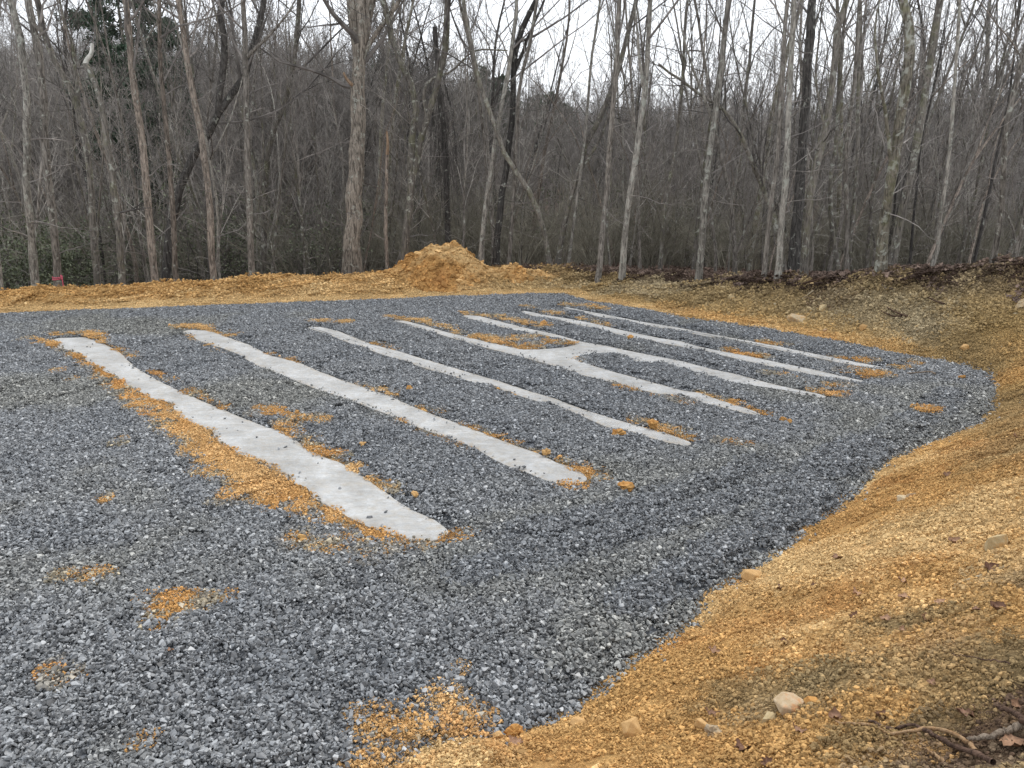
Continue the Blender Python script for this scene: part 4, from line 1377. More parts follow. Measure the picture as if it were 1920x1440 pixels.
TREES = [  # label, bark, base width px, main path, extra stems [(width, path)], options
    ('lichen-spotted pale tree, the leftmost of the front row', 'pale', 14, [(65, 546), (58, 437), (50, 354), (52, 250), (44, 125), (42, 83), (29, 33), (19, 0)], [], {}),
    ('grey furrowed tree with pink tape round its foot', 'grey', 15, [(104, 538), (100, 417), (90, 333), (83, 250), (79, 167), (69, 83), (60, 25), (54, 0)], [], {}),
    ('dark twisted tree forking low behind the taped tree', 'mid', 13, [(175, 527), (171, 354), (158, 250), (146, 208), (125, 150), (92, 96), (79, 54), (70, 0)], [(8, [(140, 185), (137, 96), (121, 42), (112, 0)])], {'far': 1.5}),
    ('broken snag with a white peeling top bent sideways', 'mid', 13, [(227, 533), (221, 417), (204, 292), (188, 188), (167, 133), (160, 121)], [], {'broken': 1, 'tip': [(160, 121), (163, 112), (171, 100), (173, 81)]}),
    ('straight tan trunk crossing in front of the dark evergreen', 'tan', 14, [(288, 531), (275, 354), (262, 229), (250, 146), (240, 42), (233, 0)], [], {}),
    ('slim tan trunk right of the one before the evergreen', 'tan', 10.5, [(327, 529), (321, 354), (308, 208), (300, 104), (298, 0)], [], {}),
    ('black leaning tree slanting up to the right behind paler trunks', 'dark', 17, [(300, 527), (317, 446), (333, 375), (358, 300), (396, 242), (417, 200), (450, 158), (462, 135)], [(12, [(414, 204), (412, 167), (421, 83), (412, 25), (417, 0)])], {'far': 1.0}),
    ('tan tree crossing the black leaning tree', 'tan', 13, [(400, 529), (392, 375), (377, 258), (354, 133), (342, 50), (335, 0)], [], {}),
    ('straight grey trunk with a limb reaching out to the right', 'grey', 12.5, [(471, 525), (465, 333), (462, 208), (460, 104), (456, 0)], [(7, [(463, 118), (500, 71), (520, 50), (542, 21), (560, -10)])], {}),
    ('dim grey tree curving right behind the straight grey trunk', 'mid', 12, [(487, 523), (500, 312), (517, 233), (542, 167), (555, 90)], [], {'far': 4}),
    ('biggest tree, a thick oak forking near the top of the picture', 'oak', 34, [(659, 529), (663, 417), (670, 292), (671, 167), (674, 95)], [(17, [(672, 110), (663, 50), (659, 0), (654, -60)]), (22, [(676, 115), (686, 40), (695, 0), (705, -60)]), (9, [(688, 95), (705, 62), (724, 38), (748, 0)])], {'stub': 1}),
    ('thin broken snag with raw orange wood at its top', 'tan', 8, [(726, 506), (723, 417), (725, 333), (726, 290)], [], {'broken': 1, 'tip': [(726, 292), (727, 270), (725, 246)]}),
    ('dark double-stemmed tree with a long limb bowing right', 'mid', 15, [(752, 500), (765, 396), (777, 325), (794, 250), (815, 175), (830, 115), (838, 40)], [(13, [(775, 330), (770, 267), (781, 208), (765, 137), (752, 117), (732, 62), (723, 21), (719, 0)]), (7, [(785, 205), (798, 158), (848, 133), (890, 96), (952, 95)])], {}),
    ('dead dark snag with a jagged top behind the double tree', 'dark', 12, [(842, 520), (836, 300), (824, 180), (820, 120), (815, 50)], [], {'broken': 1, 'far': 3}),
    ('pale leaning tree just right of the dirt heap', 'pale', 10.5, [(900, 500), (907, 417), (919, 333), (932, 242), (948, 158), (961, 83), (969, 0)], [], {}),
    ('dark straight tree right of the pale leaning one', 'dark', 13, [(927, 512), (936, 408), (948, 325), (961, 208), (965, 108), (986, 33), (1007, 0)], [(8, [(964, 130), (985, 85), (1003, 40), (1020, 0)])], {}),
    ('thin grey stem close beside the dark straight tree', 'grey', 8, [(952, 512), (963, 375), (969, 250), (973, 167), (990, 100)], [(4, [(968, 250), (985, 215), (1005, 190)])], {}),
    ('slender tree bowed over to the left behind the heap tail', 'mid', 10, [(1034, 516), (1015, 417), (990, 354), (952, 300), (932, 246), (907, 179), (890, 120)], [], {}),
    ('grey tree with stems fanning right, past the heap tail', 'mid', 10.5, [(1044, 531), (1057, 417), (1082, 333), (1098, 271), (1132, 208), (1165, 110)], [(6, [(1085, 328), (1120, 270), (1150, 200), (1190, 140)])], {}),
    ('thin straight pole right of the heap tail', 'pale', 6, [(1063, 536), (1077, 408), (1098, 250), (1108, 120)], [], {}),
    ('straight grey tree left of the palest slanting trunk', 'grey', 10.5, [(1119, 535), (1132, 417), (1140, 333), (1144, 250), (1157, 125), (1161, 0)], [], {}),
    ('palest slanting trunk in the middle right of the woods', 'pale', 11.5, [(1165, 531), (1173, 417), (1186, 333), (1198, 250), (1211, 167), (1215, 83), (1219, 0)], [(7, [(1208, 190), (1200, 120), (1195, 60), (1190, 0)])], {}),
    ('thin dim tree between two pale slanting trunks', 'mid', 7.5, [(1236, 527), (1248, 375), (1265, 292), (1280, 150), (1285, 40)], [], {'far': 3}),
    ('pale trunk at the left end of the leaf-covered bank', 'pale', 12.5, [(1309, 534), (1320, 396), (1328, 312), (1342, 208), (1355, 104), (1367, 0)], [(6, [(1340, 215), (1300, 130), (1280, 60), (1275, 0)])], {}),
    ('dull tree bowed in a long arch towards the left', 'mid', 13, [(1475, 520), (1459, 437), (1434, 362), (1405, 292), (1380, 237), (1355, 204), (1322, 183), (1280, 154), (1235, 120)], [], {'far': 1, 'arch': 1}),
    ('slim grey trunk beside the bleached-foot trunk', 'grey', 9, [(1432, 529), (1442, 417), (1455, 312), (1463, 229), (1476, 0)], [], {}),
    ('slim trunk with a bleached foot at the bank crest', 'pale', 12, [(1457, 534), (1467, 396), (1476, 292), (1480, 187), (1488, 0)], [], {}),
    ('thick black trunk standing right of the bleached-foot trunk', 'dark', 20, [(1488, 517), (1497, 396), (1505, 292), (1511, 167), (1520, 42), (1524, 0)], [], {'far': .6}),
    ('dark-footed tree close to the thick black trunk', 'mid', 13, [(1507, 524), (1513, 417), (1530, 312), (1547, 250), (1567, 104), (1572, 42), (1588, 0)], [(6, [(1545, 255), (1530, 150), (1537, 60), (1545, 0)])], {}),
    ('thin straight tree alone on the leaves mid bank', 'grey', 8.5, [(1588, 520), (1588, 417), (1586, 292), (1601, 167), (1609, 62), (1612, 0)], [], {}),
    ('blotchy lichen trunk with a crooked top on the bank', 'lichen', 19, [(1651, 519), (1657, 417), (1672, 333), (1684, 250), (1692, 187), (1701, 125), (1713, 62), (1692, 30), (1693, 0)], [(8, [(1672, 335), (1660, 210), (1650, 160), (1640, 60), (1650, 0)])], {'stout': 1}),
    ('tall dim trunk behind the blotchy lichen trunk', 'mid', 15, [(1668, 514), (1697, 375), (1722, 250), (1734, 167), (1751, 75), (1763, 0)], [], {'far': 1.2, 'stout': 1}),
    ('grey tree leaning hard to the right over the bank', 'grey', 13, [(1705, 505), (1722, 417), (1747, 354), (1780, 292), (1822, 208), (1920, 112)], [], {}),
    ('thin stem with a curved foot on the bank crest', 'pale', 6.5, [(1742, 509), (1757, 480), (1759, 437), (1772, 354), (1780, 292), (1792, 125), (1800, 0)], [], {}),
    ('dark crooked trunk near the dark humus lump', 'mid', 14, [(1838, 501), (1847, 375), (1838, 292), (1847, 208), (1851, 83), (1856, 0)], [(7, [(1845, 300), (1862, 270), (1875, 180), (1890, 60)])], {}),
    ('grey tree by the right edge above the bank', 'grey', 10, [(1859, 505), (1880, 375), (1884, 250), (1905, 160), (1930, 60)], [], {}),
    ('rightmost slanting trunk leaving the frame at the right', 'grey', 9, [(1897, 498), (1920, 417), (1935, 300), (1950, 180), (1960, 50)], [], {}),
    ('small dim trunk far left against the leafy shrub', 'pale', 6, [(-2, 560), (4, 530), (0, 500), (-6, 420), (-8, 300)], [], {}),
]
tri_total = 0
TAPED = None
for i, (lab, bk, w, path, extra, op) in enumerate(TREES):
    rr = np.random.RandomState(100 + i)
    h = hit(*path[0])
    if h is None: h = at_y(*path[0], 24)
    dx, dyy = ray(*path[0])[:2]
    add = op.get('far', 0)
    on_berm = path[0][0] < 1080
    if on_berm:                                   # foot hidden behind the berm
        Yb = 22.0 + add if path[0][0] > 500 else (20.9 if path[0][0] > 250 else 20.0) + add
    else:
        Yb = h[1] + .12 + add
    xb = at_y(path[0][0], path[0][1], Yb)[0]
    gzb = float(ground(np.array([xb]), np.array([Yb]))[0])
    base = np.array([xb, Yb, gzb - .12])
    if gzb > at_y(path[0][0], path[0][1], Yb)[2] + .5: base[2] = at_y(path[0][0], path[0][1], Yb)[2] - .15
    top = rr.uniform(14, 18)
    brk = bool(op.get('broken'))
    P, R = trunk_from_px(path, w, base, rr, top, brk or bool(op.get('arch')))
    if op.get('arch'): R = R * np.linspace(1, .4, len(R))
    R = flare(R, P, .35)
    if op.get('stout'): R[:len(R) // 2] *= np.linspace(1.0, 1.1, len(R) // 2)
    stems = [(P, R)]
    tb = [(P[None], R[None], 12 if w > 11 else 9)]
    for (w2, p2) in extra:
        k0 = int(np.argmin(np.linalg.norm(P - at_y(*p2[0], Yb), axis=1)))
        E, RE = trunk_from_px(p2, w2, P[k0].copy(), rr, top * .95, w2 < 9, n=16)
        if w2 < 9: RE = RE * np.linspace(1, .45, len(RE))
        stems.append((E, RE)); tb.append((E[None], RE[None], 9))
    root = empty('tree', base, lab, 'tree', 'bare trees along the edge of the clearing')
    sh = lambda bs: [(p_ - base, r_, s_) for p_, r_, s_ in bs]
    obj('trunk', to_mesh('trunk', sh(tb), [BARK[bk]]), root)
    if op.get('tip'):
        tp = smooth_path([P[-1]] + [at_y(a, b_, P[-1, 1]) for a, b_ in op['tip'][1:]], 12)
        jag = np.linspace(R[-1], R[-1] * .55, 12)
        obj('broken_top', to_mesh('broken_top', sh([(tp[None], jag[None], 8)]), [BARK['birch' if 'white' in lab else 'wood']]), root)
    if op.get('stub'):
        kk = int(np.argmin(np.linalg.norm(P - at_y(668, 168, Yb), axis=1))); sp_ = smooth_path([P[kk], at_y(657, 156, Yb), at_y(649, 146, Yb), at_y(644, 136, Yb)], 8)
        obj('broken_stub', to_mesh('broken_stub', sh([(sp_[None], np.linspace(.06, .028, 8)[None], 8)]), [BARK['wood']]), root)
    if brk:
        lev = crown_levels([(P, R)], rr, 5, 3, 2, 0, .35, 1.0, .03, .14, 5)
    elif w < 9:
        lev = crown_levels(stems, rr, 13, 5, 3, 1, .30, .65, .07, .24, 7)
    else:
        lev = crown_levels(stems, rr, 15, 6, 4, 1, .34, .72, .06, .27, 9)
    cm = to_mesh('crown', sh(lev), [M_twigd if bk in ('dark', 'mid') else M_twig], False)
    obj('crown', cm, root)
    if 'pink tape' in lab: TAPED = (P, R)

rr = np.random.RandomState(333)
vb = []
for q in range(46):
    a_ = at_y(rr.uniform(815, 850), rr.uniform(120, 230), 24.6 + rr.uniform(-.3, .3)); b_ = at_y(rr.uniform(805, 868), rr.uniform(300, 440), 24.4 + rr.uniform(-.5, .5))
    m_ = (a_ + b_) / 2 + rr.normal(size=3) * .12
    vb.append(smooth_path([a_, m_, b_], 10))
vroot = empty('vine', (vb[0][0][0], vb[0][0][1], float(ground(vb[0][0][:1], vb[0][0][1:2])[0])), 'curtain of thin bare vines hanging beside the dead dark snag', 'vine')
tag(obj('strands', to_mesh('strands', [(np.array(vb) - np.array(vroot.location), np.full((46, 10), .0065), 3)], [M_twigd], False), vroot), kind='stuff')

# prototypes for the trees further in
def proto_tree(seed, H, r, detail, lean=.05, wob=.06, t0=.4):
    rr = np.random.RandomState(seed)
    n = 18
    dr = np.array([rr.normal() * lean, rr.normal() * lean, 1.0]); p = np.zeros(3); pts = [p]
    for k in range(n - 1):
        dr = dr + rr.normal(size=3) * wob * np.array([1, 1, .2]) + np.array([0, 0, .03]); dr /= np.linalg.norm(dr)
        p = p + dr * H / (n - 1); pts.append(p)
    P = smooth_path(np.array(pts), 22); P[0, 2] -= .3
    hh = P[:, 2] / P[-1, 2]
    R = np.maximum(r * (1 - .88 * np.clip(hh, 0, 1) ** 1.1), .007)
    stems = [(P, flare(R, P, .3))]
    if rr.rand() < .45:
        k0 = rr.randint(8, 13)
        a, b_ = grow(P[k0 - 1:k0 + 2][None], R[k0 - 1:k0 + 2][None], 1, .3, .7, .35, 1, .08, 12, rr, .07, .2, .8)
        Lw = np.linalg.norm(np.diff(a[0], axis=0), axis=1).sum()
        E = P[k0] + (a[0] - a[0][0]) * (H * .42 / max(Lw, .1))
        RE = np.maximum(R[k0] * .75 * (1 - .85 * np.linspace(0, 1, 12)), .007)
        stems.append((E, RE))
    lev = crown_levels(stems, rr, *detail, t0=t0, ang=rr.uniform(.42, .7), up=rr.uniform(.05, .10), ln=rr.uniform(.22, .32), low=6)
    return [(p_[None], r_[None], 8) for p_, r_ in stems], lev


BK = ['grey', 'mid', 'dark', 'pale', 'grey', 'mid', 'tan', 'mid', 'grey', 'dark', 'lichen', 'mid']
TREE_P, SAP_P = [], []
for k in range(12):
    rr = np.random.RandomState(400 + k)
    tb, lev = proto_tree(500 + k, rr.uniform(11, 16.5), rr.uniform(.05, .115), (17, 6, 4, 2), rr.uniform(.02, .10), .05)
    TREE_P.append((raw_t := to_mesh('trunk', tb, [BARK[BK[k]]]), to_mesh('crown', lev, [M_twigd if k % 2 else M_twig], False)))
for k in range(8):
    rr = np.random.RandomState(450 + k)
    tb, lev = proto_tree(600 + k, rr.uniform(4.5, 9), rr.uniform(.02, .045), (14, 5, 3, 1), rr.uniform(.05, .2), .09, .22)
    SAP_P.append((to_mesh('trunk', tb, [BARK[['mid', 'grey', 'pale', 'mid', 'tan', 'grey', 'mid', 'pale'][k]]]), to_mesh('crown', lev, [M_twigl if k % 2 else M_twig], False)))


def plant(proto_list, rootname, label, cat, group, spots, rr, smin, smax):
    made = {}
    for (x_, y_) in spots:
        z_ = float(ground(np.array([x_]), np.array([y_]))[0])
        k = rr.randint(len(proto_list))
        if k not in made:
            root = empty(rootname, (x_, y_, z_), label, cat, group)
            tr = obj('trunk', proto_list[k][0], root); cr = obj('crown', proto_list[k][1], root)
            made[k] = (root, tr, cr)
        else:
            a, t_, c_ = made[k]
            root = a.copy(); COL.objects.link(root); root.location = (x_, y_, z_)
            for ch in (t_, c_):
                q_ = ch.copy(); COL.objects.link(q_); q_.parent = root
        root.rotation_euler = (0, 0, rr.rand() * 6.283)
        s = rr.uniform(smin, smax); root.scale = (s, s, s * rr.uniform(.92, 1.1))


def wood_spots(n, y0, y1, rr, mind=.8, bias=1.0, lim=.72, gap=True):
    out = []
    tries = 0
    while len(out) < n and tries < n * 60:
        tries += 1
        y_ = y0 + (y1 - y0) * rr.rand() ** bias
        x_ = rr.uniform(-1, 1) * (lim * y_ + 1)
        if any((x_ - a) ** 2 + (y_ - b_) ** 2 < mind ** 2 for a, b_ in out): continue
        d_ = poly_sdf(np.array([x_]), np.array([y_]), PAD)[0]
        lim_d = 4.2 if x_ < 3 else 4.6
        if d_ < lim_d: continue
        az = x_ / y_
        if gap and .02 < az < .13 and y_ < 75 and rr.rand() < .85: continue
        out.append((x_, y_))
    return out


rr = np.random.RandomState(77)
KIND = {'grey': 'grey-barked bare tree', 'mid': 'dull mottled bare tree', 'dark': 'dark-barked bare tree', 'pale': 'pale-barked bare tree', 'tan': 'tan-barked bare tree', 'lichen': 'lichen-blotched bare tree'}
SP = wood_spots(150, 24, 62, rr, 1.2, .85)
SLIM = [q for q in wood_spots(420, 19.5, 44, rr, .9, 1.0) if q[0] / q[1] > .14 or rr.rand() < .12][:78]
for bk in KIND:
    own = [k for k in range(12) if BK[k] == bk]
    part = [q for i, q in enumerate(SP) if BK[i % 12] == bk]
    plant([TREE_P[k] for k in own], 'tree', KIND[bk] + ' deep in the woods behind the front row', 'tree', 'bare trees deeper in the woods', part, rr, .8, 1.15)
SLIM_P = []
for k in range(6):
    r3 = np.random.RandomState(1450 + k)
    tb, lev = proto_tree(1600 + k, r3.uniform(11, 14), r3.uniform(.045, .075), (13, 5, 4, 1), r3.uniform(.04, .14), .06, .36)
    SLIM_P.append((to_mesh('trunk', tb, [BARK[['grey', 'mid', 'pale', 'mid', 'grey', 'dark'][k]]]), to_mesh('crown', lev, [M_twig if k % 2 else M_twigd], False)))
plant(SLIM_P, 'tree', 'slim young bare tree close behind the front row of trunks', 'tree', 'slim trees behind the front row', SLIM, rr, .85, 1.15)
plant(SAP_P, 'sapling', 'thin bare sapling among the trunks of the woods', 'sapling', 'bare saplings in the woods', wood_spots(285, 20, 46, rr, .5, 1.0), rr, .75, 1.35)

# the far wood: everything past the trees one can tell apart, one object
CL_W = hidden_coll('far_wood')
for k in range(7):
    rr2 = np.random.RandomState(700 + k)
    tb, lev = proto_tree(800 + k, rr2.uniform(11, 15.5), rr2.uniform(.06, .11), (20, 6, 4, 2), .05, .05, .18)
    lev = [(p_, np.maximum(r_, .007), 3) for p_, r_, s_ in lev]
    obj('far_tree', to_mesh('far_tree', [(p_, r_, 5) for p_, r_, s_ in tb] + lev, [M_wood_far], False), coll=CL_W)
for k in range(5):
    rr2 = np.random.RandomState(740 + k)
    tb, lev = proto_tree(840 + k, rr2.uniform(4.5, 9), rr2.uniform(.02, .04), (14, 5, 3, 2), .15, .09, .12)
    obj('far_sapling', to_mesh('far_sapling', [(p_, r_, 4) for p_, r_, s_ in tb] + [(p_, np.maximum(r_, .005), 3) for p_, r_, s_ in lev], [M_wood_far], False), coll=CL_W)
for k in range(4):                                       # brush: many thin stems from the ground
    rr2 = np.random.RandomState(770 + k)
    m = 20
    P = np.zeros((m, 7, 3)); a = rr2.rand(m) * 6.283; ln = rr2.uniform(1.5, 3.4, m)
    dr = np.stack([np.cos(a) * .4, np.sin(a) * .4, np.ones(m)], 1); p = np.stack([np.cos(a), np.sin(a), np.zeros(m)], 1) * rr2.rand(m, 1) * .5
    for s in range(7):
        P[:, s] = p; dr = dr + rr2.normal(size=(m, 3)) * .15; dr /= np.linalg.norm(dr, axis=1, keepdims=True); p = p + dr * ln[:, None] / 6
    R = np.repeat(np.linspace(.014, .005, 7)[None], m, 0)
    P2, R2 = grow(P, R, 6, .2, 1, .6, .5, .05, 5, rr2, .18, .4, .7, .004)
    P3, R3 = grow(P2, R2, 4, .2, 1, .6, .5, .03, 3, rr2, .18, .4, .7, .0035)
    obj('far_thicket', to_mesh('far_thicket', [(P, R, 4), (P2, R2, 3), (P3, R3, 3)], [M_brush], False), coll=CL_W)


def field_pts(n, y0, y1, rr, dmin, bias=.6):
    y_ = y0 + (y1 - y0) * rr.rand(n * 2) ** bias
    x_ = rr.uniform(-1, 1, n * 2) * (.74 * y_ + 2)
    d_ = poly_sdf(x_, y_, PAD)
    k = np.nonzero(d_ > dmin)[0][:n]
    return x_[k], y_[k]


rr = np.random.RandomState(99)
a1 = field_pts(3600, 52, 330, rr, 5, .8); a2 = field_pts(1800, 26, 150, rr, 6, .7); a3 = field_pts(750, 25, 70, rr, 6, .8)
a4 = field_pts(1500, 36, 95, rr, 6, .9)
az4 = a4[0] / a4[1]
keep4 = (az4 < -.06) & ((a4[1] > 50) | (az4 < -.6) | (az4 > -.36)); a4 = (a4[0][keep4], a4[1][keep4])
a1 = (np.concatenate([a1[0], a4[0]]), np.concatenate([a1[1], a4[1]]))
X = np.concatenate([a1[0], a2[0], a3[0]]); Y = np.concatenate([a1[1], a2[1], a3[1]])
ix = np.concatenate([rr.randint(0, 7, len(a1[0])), rr.randint(7, 12, len(a2[0])), rr.randint(12, 16, len(a3[0]))])
S = rr.uniform(.75, 1.2, len(X))
rt = np.stack([rr.normal(size=len(X)) * .03, rr.normal(size=len(X)) * .03, rr.rand(len(X)) * 6.283], 1)
# children of a collection come sorted by name: far_sapling, far_thicket, far_tree
order = sorted(range(16), key=lambda q: ['far_tree', 'far_sapling', 'far_thicket'][0 if q < 7 else 1 if q < 12 else 2] + '%03d' % q)
inv = np.argsort(order)
wood = gn_scatter('woodland', np.stack([X, Y, ground(X, Y)], 1), inv[ix], rt, S, np.ones((len(X), 3)), CL_W)
tag(wood, 'dense grey mass of bare winter woods behind the nearer trees', 'woods', kind='stuff')

# ------------------------------------------------------------------ evergreens and leafy shrubs
def leafgreen(name, a, b_):
    m, nt, b = new_mat(name, .6, .35)
    n = noise(nt, pos(nt), 3.5, 4, .6)
    c = mixc(nt, maprange(nt, n, .35, .65, 0, 1), a, b_)
    nt.links.new(c, b.inputs['Base Color'])
    return m


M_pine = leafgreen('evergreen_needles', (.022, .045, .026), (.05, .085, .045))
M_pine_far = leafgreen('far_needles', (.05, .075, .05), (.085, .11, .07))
M_holly = leafgreen('shrub_leaves', (.05, .065, .035), (.12, .135, .075))


def blades(C, D, L, Wd, rr):
    """flat leaf blades: centre base C, direction D, length L, width Wd -> verts, quads"""
    n = len(C)
    side = np.cross(D, rr.normal(size=(n, 3))); side /= np.linalg.norm(side, axis=1, keepdims=True) + 1e-9
    tip = C + D * L[:, None]; mid = C + D * L[:, None] * .5
    V = np.stack([C, mid + side * Wd[:, None], tip, mid - side * Wd[:, None]], 1).reshape(-1, 3)
    return V, np.arange(n * 4).reshape(n, 4)


def evergreen(seed, H, rad, z0, nsp, mat, name, spot, label, group, blade=.16):
    rr = np.random.RandomState(seed)
    P = np.zeros((12, 3)); P[:, 2] = np.linspace(-.3, H, 12); P[:, :2] = np.cumsum(rr.normal(size=(12, 2)) * .05, 0)
    R = np.linspace(.2, .02, 12) * H / 14
    nb = 70
    hz = z0 + (H - z0) * (np.arange(nb) + rr.rand(nb)) / nb
    a = rr.rand(nb) * 6.283; rel = (hz - z0) / (H - z0)
    ln = rad * np.clip(np.sin(np.clip(rel * .85 + .12, 0, 1) * math.pi) ** .7, .12, 1) * rr.uniform(.6, 1.15, nb)
    base = np.stack([np.interp(hz, P[:, 2], P[:, 0]), np.interp(hz, P[:, 2], P[:, 1]), hz], 1)
    dr = np.stack([np.cos(a), np.sin(a), rr.uniform(.05, .5, nb)], 1); dr /= np.linalg.norm(dr, axis=1, keepdims=True)
    BP = np.stack([base + dr * (ln * s)[:, None] + np.array([0, 0, -.18])[None] * (s ** 2) * ln[:, None] for s in np.linspace(0, 1, 6)], 1)
    BR = np.repeat(np.linspace(.03, .006, 6)[None], nb, 0)
    P2, R2 = grow(BP, BR, 7, .2, 1, .8, .42, .03, 4, rr, .2, .4, .6, .004)
    m = nsp
    i = rr.randint(len(P2), size=m); s = rr.randint(1, 4, size=m)
    C = P2[i, s] + rr.normal(size=(m, 3)) * .10
    D = (P2[i, s] - P2[i, s - 1]); D /= np.linalg.norm(D, axis=1, keepdims=True) + 1e-9
    D = D + rr.normal(size=(m, 3)) * .7; D /= np.linalg.norm(D, axis=1, keepdims=True)
    V, F = blades(C, D, rr.uniform(.6, 1.3, m) * blade, rr.uniform(.12, .22, m) * blade, rr)
    x_, y_ = spot
    root = empty(name, (x_, y_, float(ground(np.array([x_]), np.array([y_]))[0])), label, 'evergreen tree', group)
    obj('trunk', to_mesh('trunk', [(P[None], R[None], 8), (BP, BR, 4), (P2, R2, 3)], [BARK['mid']]), root)
    acc = Acc(); acc.add(V, F)
    obj('crown', acc.mesh('needles', [mat], False), root)
    return root


def spot_px(px, Y):
    q = at_y(px, 300, Y); return (q[0], Y)


evergreen(31, 17.5, 3.2, 4.6, 52000, M_pine, 'evergreen_tree', spot_px(268, 42), 'big dark evergreen standing behind the tan trunks on the left', None, .20)
FAR = [(905, 118, 17.0, 3.0), (935, 120, 15.5, 3.0), (1032, 115, 14.5, 2.4), (1062, 125, 13, 2.2), (735, 118, 16.5, 2.8), (1005, 130, 13.5, 2.3), (1135, 120, 13.5, 2.4)]
PINE_LAB = ['distant pine top just left of the pale leaning tree', 'distant pine top between the pale leaning tree and the dark straight tree', 'distant pine top in the bright gap right of the dark straight tree',
            'small distant pine right of the bright gap', 'distant pine top dimly seen right of the thick oak', 'small distant pine behind the dark straight tree', 'distant pine top left of the palest slanting trunk']
base_far = None
for i, (px, Y, H, rad) in enumerate(FAR):
    xs_, ys_ = spot_px(px, Y)
    if base_far is None:
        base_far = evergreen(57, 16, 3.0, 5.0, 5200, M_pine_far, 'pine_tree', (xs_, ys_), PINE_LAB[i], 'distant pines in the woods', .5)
        kids = list(base_far.children)
    else:
        r_ = base_far.copy(); COL.objects.link(r_); r_['label'] = PINE_LAB[i]
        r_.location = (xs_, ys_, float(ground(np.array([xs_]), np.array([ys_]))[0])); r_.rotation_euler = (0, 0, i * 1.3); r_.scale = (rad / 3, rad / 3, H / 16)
        for ch in kids:
            q_ = ch.copy(); COL.objects.link(q_); q_.parent = r_


def shrub_meshes(seed, h, w, nl, leaf):
    rr = np.random.RandomState(seed)
    m = 14
    P = np.zeros((m, 7, 3)); a = rr.rand(m) * 6.283; ln = rr.uniform(.5, 1.0, m) * h
    dr = np.stack([np.cos(a) * .5, np.sin(a) * .5, np.ones(m)], 1); p = np.stack([np.cos(a), np.sin(a), np.zeros(m)], 1) * rr.rand(m, 1) * w * .35
    for s in range(7):
        P[:, s] = p; dr = dr + rr.normal(size=(m, 3)) * .2; dr /= np.linalg.norm(dr, axis=1, keepdims=True); p = p + dr * ln[:, None] / 6
    R = np.repeat(np.linspace(.016, .005, 7)[None], m, 0)
    P2, R2 = grow(P, R, 7, .15, 1, .8, .5, .03, 5, rr, .2, .4, .7, .004)
    P3, R3 = grow(P2, R2, 3, .2, 1, .7, .5, .02, 3, rr, .2, .4, .7, .003)
    i = rr.randint(len(P3), size=nl); s = rr.randint(0, 3, size=nl)
    C = P3[i, s] + rr.normal(size=(nl, 3)) * .05
    D = rr.normal(size=(nl, 3)); D /= np.linalg.norm(D, axis=1, keepdims=True)
    V, F = blades(C, D, rr.uniform(.7, 1.3, nl) * leaf, rr.uniform(.22, .34, nl) * leaf, rr)
    acc = Acc(); acc.add(V, F)
    return to_mesh('stems', [(P, R, 4), (P2, R2, 3), (P3, R3, 3)], [M_twigd]), acc.mesh('foliage', [M_holly], False)


SH = [shrub_meshes(901 + k, 2.4, 1.8, 2600, .085) for k in range(3)] + [shrub_meshes(911 + k, 2.8, 2.0, 900, .075) for k in range(3)]
SHR = [(12, 21.6, 0, 1.1, 'dense green-leaved shrub at the far left behind the berm'), (50, 23.5, 1, 1.0, 'green shrub behind the leftmost pale tree'), (-30, 23, 2, 1.2, 'green shrub cut by the left edge of the frame'),
       (95, 26, 1, 1.1, 'loose green shrub behind the taped tree'), (150, 30, 3, 1.4, 'sparse greenish shrub behind the forked tree'), (345, 27, 4, 1.6, 'sparse greenish shrub under the black leaning tree'),
       (385, 31, 0, 1.5, 'taller green shrub right of the black leaning tree'), (430, 28, 5, 1.4, 'thin greenish shrub left of the straight grey trunk'), (560, 30, 3, 1.4, 'sparse greenish shrub left of the oak'),
       (600, 27, 4, 1.3, 'thin leafy shrub close to the foot of the oak'), (250, 32, 5, 1.6, 'sparse shrub below the dark evergreen'), (845, 34, 3, 1.5, 'greenish shrub dimly seen behind the dirt heap'),
       (980, 33, 4, 1.4, 'greenish shrub dimly seen right of the heap'), (1270, 36, 5, 1.5, 'dull shrub in the dip between pale trunks'), (1215, 33, 3, 1.3, 'low greenish shrub in the dip by the pale slanting trunk')]
for i, (px, Y, k, s, lab) in enumerate(SHR):
    x_, y_ = spot_px(px, Y)
    r_ = empty('shrub', (x_, y_, float(ground(np.array([x_]), np.array([y_]))[0])), lab, 'shrub', 'leafy shrubs in the woods')
    obj('stems', SH[k][0], r_); obj('foliage', SH[k][1], r_)
    r_.rotation_euler = (0, 0, i * 2.1); r_.scale = (s, s, s)

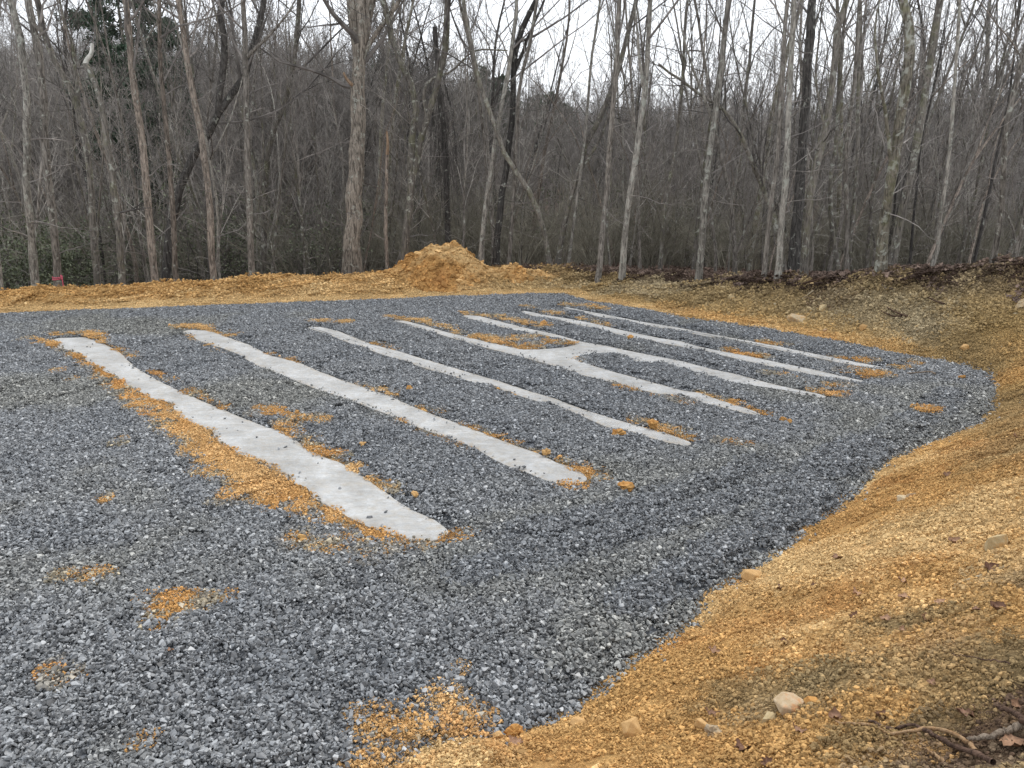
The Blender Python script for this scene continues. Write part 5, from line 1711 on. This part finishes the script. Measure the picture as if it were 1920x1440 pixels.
# ------------------------------------------------------------------ pink survey tape and stake
M_pink, nt, b = new_mat('pink_tape', .45, .4)
b.inputs['Base Color'].default_value = (.52, .09, .14, 1)
P, R = TAPED
tr_ = empty('survey_tape', (0, 0, 0), 'pink survey tape wound twice round the foot of the grey furrowed tree', 'tape')
for j, py in enumerate((519.0, 522.5)):
    zc = at_y(104, py, P[0, 1])[2]
    k0 = int(np.argmin(np.abs(P[:, 2] - zc))); cxy = np.array([np.interp(zc, P[:, 2], P[:, 0]), np.interp(zc, P[:, 2], P[:, 1])]); rad = np.interp(zc, P[:, 2], R) * 1.12 + .012
    a = np.linspace(0, 2 * math.pi, 33)[:-1]
    ring = []
    for dz, dr_ in ((-.013, 0), (.013, 0), (.013, .003), (-.013, .003)):
        ring.append(np.stack([cxy[0] + (rad + dr_) * np.cos(a), cxy[1] + (rad + dr_) * np.sin(a), zc + dz + .01 * np.sin(a + j)], 1))
    V = np.vstack(ring); F = []
    for r_ in range(4):
        for q_ in range(32):
            F.append((r_ * 32 + q_, r_ * 32 + (q_ + 1) % 32, ((r_ + 1) % 4) * 32 + (q_ + 1) % 32, ((r_ + 1) % 4) * 32 + q_))
    obj('tape_band', raw_mesh('tape_band', V, np.array(F), [M_pink], True), tr_)
sY = 18.6
a0, a1 = at_y(115.5, 516, sY), at_y(117, 537, sY)
a1[2] = min(a1[2], float(ground(a1[:1], a1[1:2])[0])) - .1
q_ = smooth_path([a1, (a0 + a1) / 2 + np.array([.01, 0, 0]), a0], 8)
V, F = tubes(q_[None], np.full((1, 8), .011), 6)
sroot = empty('survey_stake', a1, 'thin stake with pink flagging beside the taped tree', 'stake')
obj('stake', raw_mesh('stake', V - a1, F, [M_pink], True), sroot)
top_ = a0 - a1
fl_ = np.array([[0, 0, 0], [-.04, .01, .008], [-.045, .012, -.03], [0, 0, -.03]]) + top_
fl_ = np.vstack([fl_, fl_ + np.array([0, .003, 0])])
obj('flag', raw_mesh('flag', fl_, np.array([(0, 1, 2, 3), (7, 6, 5, 4), (0, 4, 5, 1), (1, 5, 6, 2), (2, 6, 7, 3), (3, 7, 4, 0)]), [M_pink]), sroot)
